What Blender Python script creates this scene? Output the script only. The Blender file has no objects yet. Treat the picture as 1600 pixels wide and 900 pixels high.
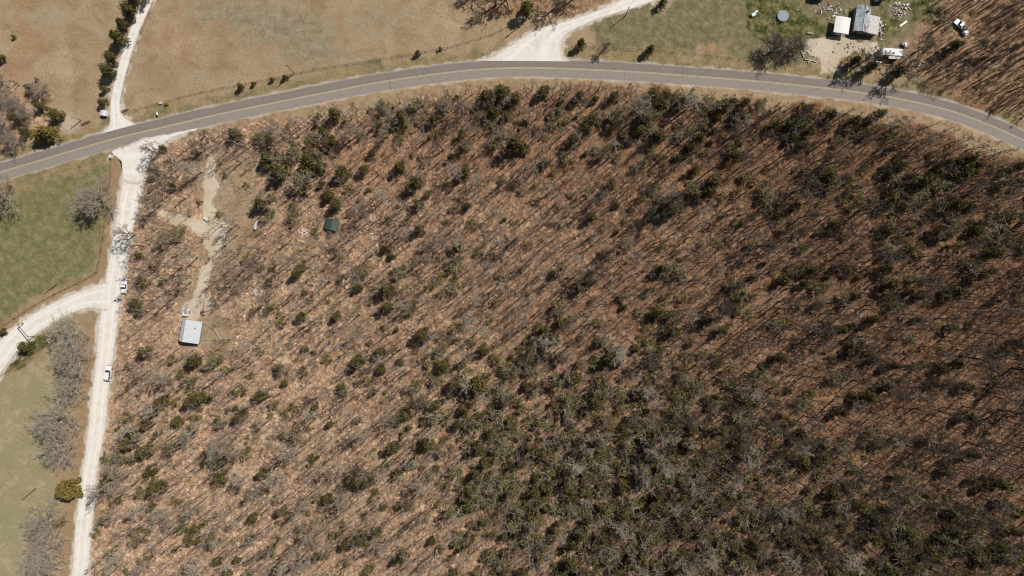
import bpy, math, random
import numpy as np
from mathutils import Vector, Matrix

# ------------------------------------------------------------------ camera, sky, sun, exposure
S = 0.23                      # metres of ground per photo pixel
H = 245.3                     # drone height
C = bpy.context.scene.collection
sc = bpy.context.scene
cam_d = bpy.data.cameras.new('camera'); cam = bpy.data.objects.new('camera', cam_d); C.objects.link(cam)
cam.location = (0, 0, H); cam.rotation_euler = (0, 0, 0)
cam_d.sensor_width = 36.0; cam_d.lens = 36.0 * H / (1600 * S); cam_d.clip_start = 1.0; cam_d.clip_end = 12000
sc.camera = cam
SUN_AZ, SUN_EL = math.radians(39), math.radians(50)
world = bpy.data.worlds.new('World'); sc.world = world; world.use_nodes = True
wn = world.node_tree.nodes; wl = world.node_tree.links
sky = wn.new('ShaderNodeTexSky'); sky.sky_type = 'NISHITA'; sky.sun_disc = False
sky.sun_elevation = SUN_EL; sky.sun_rotation = math.radians(90) - SUN_AZ
wl.new(sky.outputs[0], wn['Background'].inputs[0]); wn['Background'].inputs[1].default_value = 0.05
sun_d = bpy.data.lights.new('sun', 'SUN'); sun = bpy.data.objects.new('sun', sun_d); C.objects.link(sun)
sun_d.energy = 5.0; sun_d.angle = math.radians(0.5); sun_d.color = (1.0, 0.95, 0.88)
sdir = Vector((math.cos(SUN_EL) * math.cos(SUN_AZ), math.cos(SUN_EL) * math.sin(SUN_AZ), math.sin(SUN_EL)))
sun.rotation_euler = (-sdir).to_track_quat('-Z', 'Y').to_euler(); sun.location = sdir * 300
sc.view_settings.view_transform = 'Standard'; sc.view_settings.look = 'None'
sc.cycles.filter_width = 1.15; sc.view_settings.exposure = -0.17; sc.view_settings.gamma = 1.0; sc.view_settings.use_curve_mapping = False

R = random.Random(11)
NR = np.random.default_rng(5)
PI = math.pi

def W(px, py): return ((px - 800) * S, (450 - py) * S)
def P(x, y): return (x / S + 800, 450 - y / S)
def sstep(a, b, x):
    t = np.clip((x - a) / (b - a), 0, 1); return t * t * (3 - 2 * t)
def gz(x, y):
    """gentle relief inside the wood, flat by the roads"""
    m = sstep(-112, -60, x) * (1 - sstep(0, 36, y))
    return m * (0.9 * np.sin(x * .045 + .6) * np.cos(y * .05) + .5 * np.sin(x * .11 + y * .07) + .6)
def gzf(x, y): return float(gz(np.float64(x), np.float64(y)))
_vn = {}
def vnoise(x, y, scale, seed=0):
    if seed not in _vn: _vn[seed] = np.random.default_rng(seed + 77).random((256, 256))
    g = _vn[seed]; u = np.asarray(x) / scale + 1000.3; v = np.asarray(y) / scale + 1000.7
    i = np.floor(u).astype(int); j = np.floor(v).astype(int); fu = u - i; fv = v - j
    fu = fu * fu * (3 - 2 * fu); fv = fv * fv * (3 - 2 * fv)
    a = g[i % 256, j % 256]; b = g[(i + 1) % 256, j % 256]; c = g[i % 256, (j + 1) % 256]; d = g[(i + 1) % 256, (j + 1) % 256]
    return (a * (1 - fu) + b * fu) * (1 - fv) + (c * (1 - fu) + d * fu) * fv

# ------------------------------------------------------------------ shader helpers
def new_mat(name, rough=.85, spec=.2):
    m = bpy.data.materials.new(name); m.use_nodes = True
    b = m.node_tree.nodes['Principled BSDF']; b.inputs['Roughness'].default_value = rough
    b.inputs['Specular IOR Level'].default_value = spec
    return m, m.node_tree, b
def _val(nt, sock, v):
    if hasattr(v, 'node'): nt.links.new(v, sock)
    elif isinstance(v, (int, float)): sock.default_value = v if sock.type == 'VALUE' else (v, v, v, 1)
    else: sock.default_value = tuple(v) + ((1,) if len(v) == 3 else ())
def mix(nt, f, a, b, mode='MIX'):
    n = nt.nodes.new('ShaderNodeMix'); n.data_type = 'RGBA'; n.blend_type = mode
    _val(nt, n.inputs[0], f); _val(nt, n.inputs[6], a); _val(nt, n.inputs[7], b); return n.outputs[2]
def math_(nt, op, a, b=0.0, c=None):
    n = nt.nodes.new('ShaderNodeMath'); n.operation = op
    _val(nt, n.inputs[0], a); _val(nt, n.inputs[1], b)
    if c is not None: _val(nt, n.inputs[2], c)
    return n.outputs[0]
def noise(nt, vec, scale, detail=4, rough=.6, dist=0.0):
    n = nt.nodes.new('ShaderNodeTexNoise'); n.inputs['Scale'].default_value = scale; n.inputs['Detail'].default_value = detail
    n.inputs['Roughness'].default_value = rough; n.inputs['Distortion'].default_value = dist
    if vec is not None: nt.links.new(vec, n.inputs['Vector'])
    return n.outputs['Fac']
def ramp(nt, f, stops, interp='LINEAR'):
    n = nt.nodes.new('ShaderNodeValToRGB'); n.color_ramp.interpolation = interp
    e = n.color_ramp.elements
    while len(e) < len(stops): e.new(.5)
    for k, (p, c) in enumerate(stops):
        e[k].position = p; e[k].color = (tuple(c) if isinstance(c, (tuple, list)) else (c, c, c)) + (1,)
    nt.links.new(f, n.inputs[0]); return n.outputs[0]
def maprange(nt, f, a, b, c=0.0, d=1.0):
    n = nt.nodes.new('ShaderNodeMapRange'); n.interpolation_type = 'SMOOTHSTEP'
    for k, v in enumerate((f, a, b, c, d)): _val(nt, n.inputs[k], v)
    return n.outputs[0]
def pos(nt): return nt.nodes.new('ShaderNodeNewGeometry').outputs['Position']
def objc(nt): return nt.nodes.new('ShaderNodeTexCoord').outputs['Object']
def orand(nt): return nt.nodes.new('ShaderNodeObjectInfo').outputs['Random']
def irand(nt): return nt.nodes.new('ShaderNodeNewGeometry').outputs['Random Per Island']
def bump(nt, b, h, strength=.4, dist=.1):
    n = nt.nodes.new('ShaderNodeBump'); n.inputs['Strength'].default_value = strength; n.inputs['Distance'].default_value = dist
    nt.links.new(h, n.inputs['Height']); nt.links.new(n.outputs[0], b.inputs['Normal'])
def paint(name, col, rough=.6, spec=.3, var=.18, scale=2.0, metal=0.0, dirt=(.18, .14, .1), dirt_amt=.35):
    m, nt, b = new_mat(name, rough, spec); v = objc(nt)
    c = mix(nt, maprange(nt, noise(nt, v, scale * 3, 5), .3, .8, 0, 1), tuple(x * (1 - var) for x in col), tuple(min(1, x * (1 + var)) for x in col))
    c = mix(nt, maprange(nt, noise(nt, v, scale, 6, .7), .55, .8, 0, dirt_amt), c, dirt)
    nt.links.new(c, b.inputs['Base Color']); b.inputs['Metallic'].default_value = metal
    return m

# ------------------------------------------------------------------ mesh helpers
class MB:
    def __init__(s): s.v = []; s.f = []
    def add(s, v, f):
        o = len(s.v); s.v += [tuple(p) for p in v]; s.f += [tuple(o + i for i in q) for q in f]; return s
    def box(s, c, d, rz=0, taper=1.0, ry=0):
        x, y, z = (k / 2 for k in d); v = []
        for sz in (-1, 1):
            t = taper if sz > 0 else 1
            for sx, sy in ((-1, -1), (1, -1), (1, 1), (-1, 1)): v.append(Vector((sx * x * t, sy * y * t, sz * z)))
        M = Matrix.Rotation(rz, 3, 'Z') @ Matrix.Rotation(ry, 3, 'Y')
        v = [M @ p + Vector(c) for p in v]
        return s.add(v, [(3, 2, 1, 0), (4, 5, 6, 7), (0, 1, 5, 4), (1, 2, 6, 5), (2, 3, 7, 6), (3, 0, 4, 7)])
    def tube(s, pts, rad, n=6, cap=True):
        pts = [Vector(p) for p in pts]
        if not hasattr(rad, '__len__'): rad = [rad] * len(pts)
        v = []; f = []
        for i, p in enumerate(pts):
            d = (pts[min(i + 1, len(pts) - 1)] - pts[max(i - 1, 0)]).normalized()
            a = d.cross(Vector((.31, .87, .13)) if abs(d.y) < .9 else Vector((1, .1, .2))).normalized(); b = d.cross(a)
            for k in range(n):
                t = 2 * PI * k / n; v.append(p + (a * math.cos(t) + b * math.sin(t)) * rad[i])
        for i in range(len(pts) - 1):
            for k in range(n):
                k2 = (k + 1) % n; f.append((i * n + k, i * n + k2, (i + 1) * n + k2, (i + 1) * n + k))
        if cap and n > 2: f.append(tuple(range(n - 1, -1, -1))); f.append(tuple((len(pts) - 1) * n + k for k in range(n)))
        return s.add(v, f)
    def prism(s, poly, y0, y1):
        """poly in the x,z plane pulled from y0 to y1"""
        n = len(poly); v = [(x, y0, z) for x, z in poly] + [(x, y1, z) for x, z in poly]
        f = [tuple(range(n)), tuple(range(2 * n - 1, n - 1, -1))] + [(k, k + n, (k + 1) % n + n, (k + 1) % n) for k in range(n)]
        return s.add(v, f)
    def slabxy(s, poly, z0, z1):
        n = len(poly); v = [(x, y, z0) for x, y in poly] + [(x, y, z1) for x, y in poly]
        f = [tuple(range(n - 1, -1, -1)), tuple(range(n, 2 * n))] + [(k, (k + 1) % n, (k + 1) % n + n, k + n) for k in range(n)]
        return s.add(v, f)
    def mesh(s, name):
        me = bpy.data.meshes.new(name); me.from_pydata(s.v, [], s.f); me.update(); return me
    def build(s, name, mat, parent=None, bevel=0):
        me = s.mesh(name)
        o = bpy.data.objects.new(name, me); C.objects.link(o); me.materials.append(mat)
        if parent: o.parent = parent
        if bevel:
            b = o.modifiers.new('bevel', 'BEVEL'); b.width = bevel; b.segments = 2; b.limit_method = 'ANGLE'
        return o
def np_mesh(name, v, q, mat):
    """big mesh straight from arrays; q: (n,3) or (n,4)"""
    me = bpy.data.meshes.new(name); k = q.shape[1]
    me.vertices.add(len(v)); me.vertices.foreach_set('co', np.ascontiguousarray(v, dtype=np.float32).ravel())
    me.loops.add(q.size); me.loops.foreach_set('vertex_index', np.ascontiguousarray(q, dtype=np.int32).ravel())
    me.polygons.add(len(q)); me.polygons.foreach_set('loop_start', np.arange(0, q.size, k, dtype=np.int32))
    me.update(calc_edges=True); me.materials.append(mat); return me
def link(name, me, parent=None):
    o = bpy.data.objects.new(name, me); C.objects.link(o)
    if parent: o.parent = parent
    return o
def tag(o, label=None, cat=None, group=None, kind=None):
    for k, v in (('label', label), ('category', cat), ('group', group), ('kind', kind)):
        if v: o[k] = v
    return o
def thing(name, label, cat, px, py, rz=0, group=None, z=None):
    o = bpy.data.objects.new(name, None); C.objects.link(o); o.empty_display_size = .5
    x, y = W(px, py); o.location = (x, y, gzf(x, y) if z is None else z); o.rotation_euler = (0, 0, rz)
    return tag(o, label, cat, group)
def copy_tree(o, parent=None):
    c = o.copy(); C.objects.link(c); c.parent = parent
    for ch in list(o.children): copy_tree(ch, c)
    return c

# ------------------------------------------------------------------ layout read off the photograph (photo pixels)
ROAD = [(-260, 338), (-120, 303), (0, 269), (60, 251.5), (125, 232), (190, 214), (250, 200), (325, 182.5), (400, 166.5), (500, 146.5), (600, 127.5), (700, 113.5),
        (760, 108), (830, 106), (912, 108.5), (1000, 113), (1100, 120.5), (1200, 128.5), (1300, 139), (1350, 145.5), (1400, 153.5), (1462, 167), (1500, 178),
        (1550, 197), (1600, 219), (1700, 262), (1850, 330)]
GRAV = ([(168, 246), (183, 240), (197, 249), (196, 262), (191, 282), (186, 312), (181, 340), (175, 380), (170, 410), (165.5, 428), (163, 450), (160, 480), (155, 500), (151, 550), (147, 590), (143, 618), (133, 710), (123, 773), (113, 883), (106, 950), (95, 1060)],
        [(300, 205), (272, 211), (252, 224), (236, 246), (226, 272), (221, 300), (213, 340), (207, 360), (200, 400), (195, 425), (190.5, 455), (184.5, 500), (180, 537), (175, 572), (170, 612), (165, 667), (153, 733), (147, 800), (139, 880), (133, 950), (122, 1060)])
WDRV = ([(168, 440), (150, 445), (132, 452), (110, 460), (75, 477), (50, 492), (32, 502), (15, 516), (0, 532), (-20, 556), (-60, 620)],
        [(168, 486), (154, 484), (138, 482), (110, 491), (80, 508), (55, 523), (36, 539), (22, 556), (10, 572), (0, 588), (-15, 615), (-40, 660)])
NDRV = ([(158, 209), (170, 199), (173, 186), (172.5, 170), (176, 140), (182, 115), (190, 87), (200, 55), (212, 25), (222, 0), (238, -40), (262, -100)],
        [(214, 194), (198, 186), (190.5, 176), (189, 160), (194, 130), (198, 112), (205, 87), (217, 50), (229, 24), (240, 0), (257, -40), (282, -100)])
EDRV = ([(750, 95), (772, 86), (787, 77), (806, 65), (822, 54), (850, 42), (882, 34), (925, 20), (962, 3), (1000, -14), (1060, -42)],
        [(892, 96), (884, 90), (881, 80), (880.5, 68), (884, 58), (891, 51), (908, 41), (942, 27), (975, 17), (1015, 4), (1080, -26)])
DIRTY = [(1262, 64), (1293, 59), (1337, 63), (1366, 70), (1366, 78), (1330, 83), (1313, 90), (1308, 105), (1314, 117), (1282, 116), (1287, 97), (1283, 86), (1262, 77)]
WOOD = [(252, 229), (330, 208), (420, 194), (520, 174), (620, 159), (750, 141), (850, 135), (1000, 139), (1100, 151), (1200, 163), (1320, 175), (1420, 195), (1500, 220), (1600, 255), (1750, 310), (2300, 600), (2300, 1600), (60, 1600), (116, 1060), (128, 950), (136, 880),
        (148, 800), (156, 733), (168, 667), (174, 612), (183, 540), (190, 490), (198, 430), (206, 370), (216, 318), (224, 285), (233, 255)]
GREEN = [(-200, 380), (0, 306), (60, 281), (130, 264), (172, 258), (168, 300), (160, 370), (151, 424), (90, 452), (40, 478), (0, 510), (-200, 640)]
LOWER = [(-200, 720), (0, 596), (60, 556), (100, 530), (110, 600), (85, 700), (80, 780), (55, 900), (20, 1100), (-200, 1100)]
YARD = [(930, 30), (1000, 18), (1060, -10), (1440, -60), (1460, 10), (1430, 60), (1300, 100), (1180, 95), (1060, 78), (930, 80)]
BRIGHT = [[(1165, -5), (1200, -10), (1255, 10), (1285, 30), (1290, 50), (1240, 60), (1200, 55), (1175, 45)], [(1362, -10), (1375, 5), (1378, 30), (1386, 50), (1395, 40), (1390, 15), (1400, -10)],
          [(1425, -10), (1450, -10), (1455, 25), (1440, 35), (1425, 30)], [(20, 560), (50, 540), (95, 510), (85, 525), (50, 555), (10, 585)]]
EASTW = [(1455, -100), (1460, 0), (1440, 60), (1400, 95), (1430, 130), (1520, 165), (1600, 195), (1900, 330), (2300, 400), (2300, -300), (1500, -300)]
NWW = [(-300, 110), (0, 60), (18, 110), (35, 130), (70, 150), (100, 185), (80, 220), (30, 232), (-10, 240), (-300, 320)]
TOPW = [(720, -200), (730, -8), (760, 22), (800, 30), (850, 30), (900, 20), (990, -20), (1000, -200)]
TRACKS = [([(332, 252), (330, 280), (326, 310), (322, 340)], 3.0, 1), ([(331, 375), (334, 395), (326, 415), (318, 440), (310, 468)], 2.2, .75), ([(248, 330), (275, 340), (300, 352), (322, 360)], 2.6, .95), ([(308, 352), (330, 358), (336, 350), (332, 375)], 5.0, 1), ([(300, 488), (312, 480), (318, 476)], 5, .8)]

def poly_w(p): return np.array([W(*q) for q in p])
def seg_dist(x, y, pts, closed=False):
    d = np.full(x.shape, 1e9); n = len(pts)
    for i in range(n if closed else n - 1):
        a = pts[i]; b = pts[(i + 1) % n]; ab = b - a; L = (ab ** 2).sum() + 1e-12
        t = np.clip(((x - a[0]) * ab[0] + (y - a[1]) * ab[1]) / L, 0, 1)
        d = np.minimum(d, np.hypot(x - a[0] - t * ab[0], y - a[1] - t * ab[1]))
    return d
def inside(x, y, pts):
    r = np.zeros(x.shape, bool); n = len(pts)
    for i in range(n):
        a = pts[i]; b = pts[(i + 1) % n]
        if a[1] == b[1]: continue
        r ^= ((a[1] > y) != (b[1] > y)) & (x < (b[0] - a[0]) * (y - a[1]) / (b[1] - a[1]) + a[0])
    return r
def sd(x, y, poly):
    p = poly_w(poly); d = seg_dist(x, y, p, True); return np.where(inside(x, y, p), d, -d)
def soft(x, y, poly, w=2.0, jit=3.0, seed=1):
    j = (vnoise(x, y, 7, seed) - .5) * jit + (vnoise(x, y, 2.2, seed + 1) - .5) * jit * .6
    return sstep(-w, w, sd(x, y, poly) + j)
def smooth(pts, step=1.5):
    """Catmull-Rom through world points, resampled"""
    p = [np.array(q, float) for q in pts]; p = [2 * p[0] - p[1]] + p + [2 * p[-1] - p[-2]]; out = []
    for i in range(1, len(p) - 2):
        n = max(2, int(np.linalg.norm(p[i + 1] - p[i]) / step))
        for k in range(n):
            t = k / n
            out.append(.5 * (2 * p[i] + (p[i + 1] - p[i - 1]) * t + (2 * p[i - 1] - 5 * p[i] + 4 * p[i + 1] - p[i + 2]) * t * t + (3 * p[i] - p[i - 1] - 3 * p[i + 1] + p[i + 2]) * t ** 3))
    out.append(p[-2]); return np.array(out)
def resample(pts, n):
    d = np.r_[0, np.cumsum(np.hypot(*np.diff(pts, axis=0).T))]; t = np.linspace(0, d[-1], n)
    return np.c_[np.interp(t, d, pts[:, 0]), np.interp(t, d, pts[:, 1])]

# ------------------------------------------------------------------ ground
def axis(lo, hi, step):
    a = np.arange(lo, hi + step / 2, step); out = [6, 14, 30, 60, 110, 200, 350, 600, 1000, 1700, 2800, 4500]
    return np.r_[[lo - k for k in out[::-1]], a, [hi + k for k in out]]
gx = axis(-196, 196, .8); gy = axis(-114, 116, .8)
XX, YY = np.meshgrid(gx, gy); X = XX.ravel(); Y = YY.ravel()
nx, ny = len(gx), len(gy)
idx = np.arange(nx * ny).reshape(ny, nx)
quads = np.c_[idx[:-1, :-1].ravel(), idx[:-1, 1:].ravel(), idx[1:, 1:].ravel(), idx[1:, :-1].ravel()]
road_c = smooth([W(*p) for p in ROAD])
road_d = seg_dist(X, Y, road_c[::3])
wood = soft(X, Y, WOOD, 2.0, 5, 1)
eastw = soft(X, Y, EASTW, 5, 12, 3); nww = soft(X, Y, NWW, 4, 8, 5); topw = soft(X, Y, TOPW, 3, 5, 7)
green = soft(X, Y, GREEN, 2.5, 4, 9); lower = soft(X, Y, LOWER, 4, 6, 11)
yard = soft(X, Y, YARD, 5, 10, 13)
bright = np.max([soft(X, Y, p, 3, 6, 15 + k) for k, p in enumerate(BRIGHT)], 0)
dirt = soft(X, Y, DIRTY, 1.5, 3, 21)
for pts, w, a_ in TRACKS:
    dirt = np.maximum(dirt, a_ * (1 - sstep(w * .35, w * .9, seg_dist(X, Y, poly_w(pts)) + (vnoise(X, Y, 3, 23) - .5) * 3)))
clear = 1 - sstep(5, 17, seg_dist(X, Y, poly_w([(345, 285), (370, 300), (385, 320), (360, 345), (345, 420)])) + (vnoise(X, Y, 6, 25) - .5) * 9)
clear = np.maximum(clear, 1 - sstep(4, 10, seg_dist(X, Y, poly_w([(303, 480), (325, 500), (335, 520)])) + (vnoise(X, Y, 6, 26) - .5) * 5))
gpolys = [g[0] + g[1][::-1] for g in (GRAV, WDRV, NDRV, EDRV)]
gravel = np.max([1 - sstep(-.6, 1.8, -sd(X, Y, p) + (vnoise(X, Y, 1.6, 31 + k) - .5) * 2.2) for k, p in enumerate(gpolys)], 0)
shoulder = 1 - sstep(3.3, 4.6, road_d + (vnoise(X, Y, 2.5, 41) - .5) * 1.2)
verge = (1 - sstep(4.5, 10, road_d + (vnoise(X, Y, 4, 43) - .5) * 5))
fence_strip = 1 - sstep(.4, 2.2, seg_dist(X, Y, poly_w([(178, 250), (174, 285), (165, 360), (158, 410), (152, 426), (110, 445), (60, 470), (0, 512)])) + (vnoise(X, Y, 2, 45) - .5) * 1.5)
fence_strip = np.maximum(fence_strip, .8 * (1 - sstep(.3, 1.6, seg_dist(X, Y, poly_w([(98, 522), (50, 556), (0, 589)])) + (vnoise(X, Y, 2, 47) - .5))))
roadbank = 1 - sstep(2.5, 8.5, np.where(seg_dist(X, Y, poly_w(GRAV[0][4:])) < seg_dist(X, Y, poly_w(GRAV[1][4:])), seg_dist(X, Y, poly_w(GRAV[0][4:])), 99) + (vnoise(X, Y, 4, 49) - .5) * 4)
woodall = np.maximum.reduce([wood, eastw * .62, nww * .6, topw * .7]) * (1 - .75 * clear)
falloff = np.clip(1.0 - .75 * sstep(-150, 165, X + .2 * Y) + .3 * sstep(50, 80, Y) * sstep(100, 150, X), 0, 1)     # light falloff from left to right, painted into the litter colour
me = np_mesh('ground', np.c_[X, Y, gz(X, Y)], quads, bpy.data.materials.new('tmp')); me.materials.clear()
def attr(name, *ch):
    a = me.color_attributes.new(name, 'FLOAT_COLOR', 'POINT'); a.data.foreach_set('color', np.stack(list(ch), 1).astype(np.float32).ravel())
lowv = verge * sstep(-3, 3, sd(X, Y, [(300, 200)] + [q for q in ROAD if q[0] > 300] + [(1850, 1500), (300, 1500)]))
attr('side', lowv, lowv, lowv, lowv)
attr('cover', woodall, green, bright, dirt)
attr('extra', np.maximum(gravel, .55 * shoulder), np.clip(yard, 0, 1), np.maximum(fence_strip, roadbank * .8), np.clip(verge, 0, 1))
mott = np.zeros_like(X)
for cx, cy, rx, ry, a_ in ((420, 40, 90, 40, 1), (485, 75, 45, 45, 1), (255, 112, 40, 26, .8), (340, 105, 40, 18, .5), (330, 15, 60, 25, .7), (600, 30, 60, 40, .5), (560, 90, 40, 14, .4), (1000, 50, 40, 22, -.9), (800, 230, 200, 70, 1), (560, 250, 120, 60, .7), (1150, 260, 150, 60, .6), (1000, 470, 160, 60, .5), (60, 40, 50, 30, .3), (105, 130, 24, 70, -.45), (110, 195, 26, 24, -.6), (300, 70, 60, 40, -.4), (700, 60, 60, 40, -.4)):
    wx, wy = W(cx, cy); mott += a_ * np.exp(-(((X - wx) / (rx * S)) ** 2 + ((Y - wy) / (ry * S)) ** 2) * 1.2)
attr('litter', falloff, lower, clear, np.clip(mott, -1, 1))
m, nt, b = new_mat('ground_cover', .95, .08); p = pos(nt)
def att(name):
    n = nt.nodes.new('ShaderNodeAttribute'); n.attribute_name = name
    s = nt.nodes.new('ShaderNodeSeparateColor'); nt.links.new(n.outputs['Color'], s.inputs[0]); return s.outputs[0], s.outputs[1], s.outputs[2], n.outputs['Alpha']
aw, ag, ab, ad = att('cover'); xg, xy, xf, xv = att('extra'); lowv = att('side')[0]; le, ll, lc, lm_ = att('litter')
n_big = noise(nt, p, .018, 5, .6); n_mid = noise(nt, p, .12, 6, .65, .6); n_sm = noise(nt, p, .9, 5, .7); n_fine = noise(nt, p, 3.2, 4, .75); n_clump = noise(nt, p, .35, 6, .75); n_rag = noise(nt, p, .8, 8, .85); n_lit = noise(nt, p, .55, 7, .85, .4)
def ragged(f, w=.34, a=.5): return maprange(nt, math_(nt, 'ADD', f, math_(nt, 'MULTIPLY', math_(nt, 'SUBTRACT', n_rag, .5), 1.0)), a - w, a + w)
dry = ramp(nt, n_mid, [(.3, (.27, .188, .108)), (.5, (.36, .258, .158)), (.72, (.45, .345, .23))])
dry = mix(nt, maprange(nt, math_(nt, 'ADD', math_(nt, 'MULTIPLY', lm_, .3), n_mid), .5, .85, 0, .8), dry, ramp(nt, n_clump, [(.35, (.15, .135, .08)), (.6, (.32, .285, .195))]))
dry = mix(nt, maprange(nt, math_(nt, 'SUBTRACT', n_rag, lm_), .75, 1.4, 0, .8), dry, (.52, .45, .35))
dry = mix(nt, maprange(nt, noise(nt, p, 1.1, 6, .85), .57, .64, 0, .5), dry, (.14, .105, .06))
dry = mix(nt, math_(nt, 'MULTIPLY', maprange(nt, noise(nt, p, .05, 4, .5, 1.0), .56, .68), .5), dry, (.34, .2, .1))
olive = ramp(nt, n_clump, [(.3, (.11, .098, .048)), (.5, (.19, .165, .09)), (.7, (.3, .255, .155))])
grassg = ramp(nt, n_clump, [(.28, (.115, .11, .045)), (.48, (.18, .168, .075)), (.7, (.3, .265, .145))])
low = mix(nt, maprange(nt, n_mid, .4, .6), ramp(nt, n_clump, [(.35, (.27, .225, .125)), (.65, (.42, .35, .225))]), (.29, .26, .14))
brt = ramp(nt, n_clump, [(.36, (.02, .03, .011)), (.46, (.07, .082, .025)), (.54, (.15, .135, .052)), (.64, (.27, .225, .125))])
lit = ramp(nt, n_lit, [(.37, (.05, .025, .015)), (.455, (.165, .082, .04)), (.52, (.31, .175, .09)), (.61, (.52, .37, .24))])
n_spk = noise(nt, p, 1.3, 5, .8)
lit = mix(nt, maprange(nt, n_spk, .55, .63, 0, .75), lit, (.075, .042, .028))
lit = mix(nt, maprange(nt, n_spk, .43, .37, 0, .6), lit, (.5, .37, .26))
lit = mix(nt, maprange(nt, n_fine, .48, .62, 0, .6), lit, (.15, .075, .038))
lit = mix(nt, maprange(nt, noise(nt, p, 1.7, 3, .8), .62, .72, 0, .7), lit, (.5, .4, .3))
lit = mix(nt, maprange(nt, n_mid, .5, .68, 0, .5), lit, mix(nt, n_fine, (.22, .13, .065), (.46, .33, .2)))
lit = mix(nt, maprange(nt, noise(nt, p, .2, 6, .8, 1.2), .5, .62, 0, .65), lit, mix(nt, n_fine, (.05, .026, .017), (.26, .13, .07)))
lit = mix(nt, maprange(nt, noise(nt, p, .07, 4, .6, 1), .5, .68, 0, .6), lit, mix(nt, n_lit, (.1, .05, .03), (.36, .19, .1)))
vor = nt.nodes.new('ShaderNodeTexVoronoi'); vor.inputs['Scale'].default_value = 1.5; vor.inputs['Randomness'].default_value = 1.0
wv = nt.nodes.new('ShaderNodeVectorMath'); wv.operation = 'ADD'; nz = nt.nodes.new('ShaderNodeTexNoise'); nz.inputs['Scale'].default_value = 2.5; nz.inputs['Detail'].default_value = 4; nt.links.new(p, nz.inputs['Vector']); nt.links.new(p, wv.inputs[0]); nt.links.new(nz.outputs['Color'], wv.inputs[1]); nt.links.new(wv.outputs[0], vor.inputs['Vector'])
sv = nt.nodes.new('ShaderNodeSeparateColor'); nt.links.new(vor.outputs['Color'], sv.inputs[0])
lit = mix(nt, 1.0, lit, ramp(nt, sv.outputs[0], [(0, (.42, .38, .36)), (.3, (.85, .8, .78)), (.7, (1.1, 1.1, 1.1)), (1, (1.3, 1.32, 1.35))]), 'MULTIPLY')
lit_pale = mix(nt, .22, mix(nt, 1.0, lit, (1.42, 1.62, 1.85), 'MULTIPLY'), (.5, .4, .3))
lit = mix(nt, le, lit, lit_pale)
lit = mix(nt, math_(nt, 'MULTIPLY', lm_, .35), lit, mix(nt, n_lit, (.14, .06, .028), (.42, .2, .09)))
lit = mix(nt, 1.0, lit, mix(nt, le, (.49, .395, .345), (1.25, 1.2, 1.14)), 'MULTIPLY')  # painted falloff: litter darkened towards the right, brightened towards the left
dirt_c = mix(nt, maprange(nt, n_mid, .4, .62, 0, .7), ramp(nt, n_sm, [(.3, (.44, .35, .24)), (.7, (.58, .49, .365))]), (.64, .57, .46))
grav_c = ramp(nt, n_fine, [(.3, (.42, .36, .28)), (.6, (.62, .56, .48))])
dryverge = ramp(nt, n_clump, [(.3, (.22, .14, .075)), (.5, (.36, .25, .15)), (.7, (.46, .35, .24))])
bank_c = ramp(nt, n_clump, [(.3, (.2, .13, .065)), (.55, (.33, .225, .13)), (.75, (.42, .31, .2))])
verge_c = mix(nt, maprange(nt, n_mid, .42, .6), ramp(nt, n_clump, [(.3, (.2, .15, .07)), (.7, (.38, .29, .165))]), ramp(nt, n_clump, [(.3, (.125, .112, .045)), (.7, (.3, .25, .14))]))
c = mix(nt, ragged(ll), dry, low); c = mix(nt, ragged(xy), c, olive); c = mix(nt, ragged(ag), c, grassg); c = mix(nt, ragged(ab), c, brt)
c = mix(nt, ragged(xv), c, verge_c); c = mix(nt, math_(nt, 'MULTIPLY', ragged(lowv), .85), c, dryverge)
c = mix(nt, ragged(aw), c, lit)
c = mix(nt, math_(nt, 'MULTIPLY', ragged(xf), .62), c, bank_c); c = mix(nt, maprange(nt, math_(nt, 'ADD', ad, math_(nt, 'MULTIPLY', math_(nt, 'SUBTRACT', n_sm, .5), .5)), .12, .6, 0, .95), c, dirt_c); c = mix(nt, ragged(xg), c, grav_c)
c = mix(nt, maprange(nt, noise(nt, p, 2.3, 2, .5), .63, .75, 0, .5), c, mix(nt, .6, c, (.05, .035, .02)))
nt.links.new(c, b.inputs['Base Color'])
bump(nt, b, math_(nt, 'ADD', n_sm, math_(nt, 'MULTIPLY', n_fine, .5)), .9, .35)
me.materials.append(m); o = link('ground', me); tag(o, kind='structure')

# ------------------------------------------------------------------ roads
def ribbon(name, L, Rr, cols, z, mat, jitter=0.0, seed=0, crown=0.0):
    n = len(L); jl = (vnoise(np.arange(n) * 1.0, np.zeros(n), 2.2, seed) - .5) * jitter; jr = (vnoise(np.arange(n) * 1.0, np.ones(n) * 50, 2.2, seed) - .5) * jitter
    v = []; uv = []
    w = np.hypot(*(Rr - L).T)
    for i in range(n):
        for k in range(cols + 1):
            t = k / cols; tt = t * (1 + (jl[i] + jr[i]) / w[i]) - jl[i] / w[i]
            q = L[i] * (1 - tt) + Rr[i] * tt; v.append((q[0], q[1], z + crown * (1 - (2 * t - 1) ** 2))); uv.append((t, i))
    i0 = np.arange(n * (cols + 1)).reshape(n, cols + 1)
    q = np.c_[i0[:-1, :-1].ravel(), i0[1:, :-1].ravel(), i0[1:, 1:].ravel(), i0[:-1, 1:].ravel()]
    me = np_mesh(name, np.array(v), q, mat)
    u = me.uv_layers.new(name='UVMap'); li = np.zeros(len(me.loops), np.int32); me.loops.foreach_get('vertex_index', li)
    u.data.foreach_set('uv', np.array(uv, np.float32)[li].ravel())
    if me.polygons[0].normal.z < 0: me.flip_normals()
    return tag(link(name, me), kind='structure')
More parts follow.
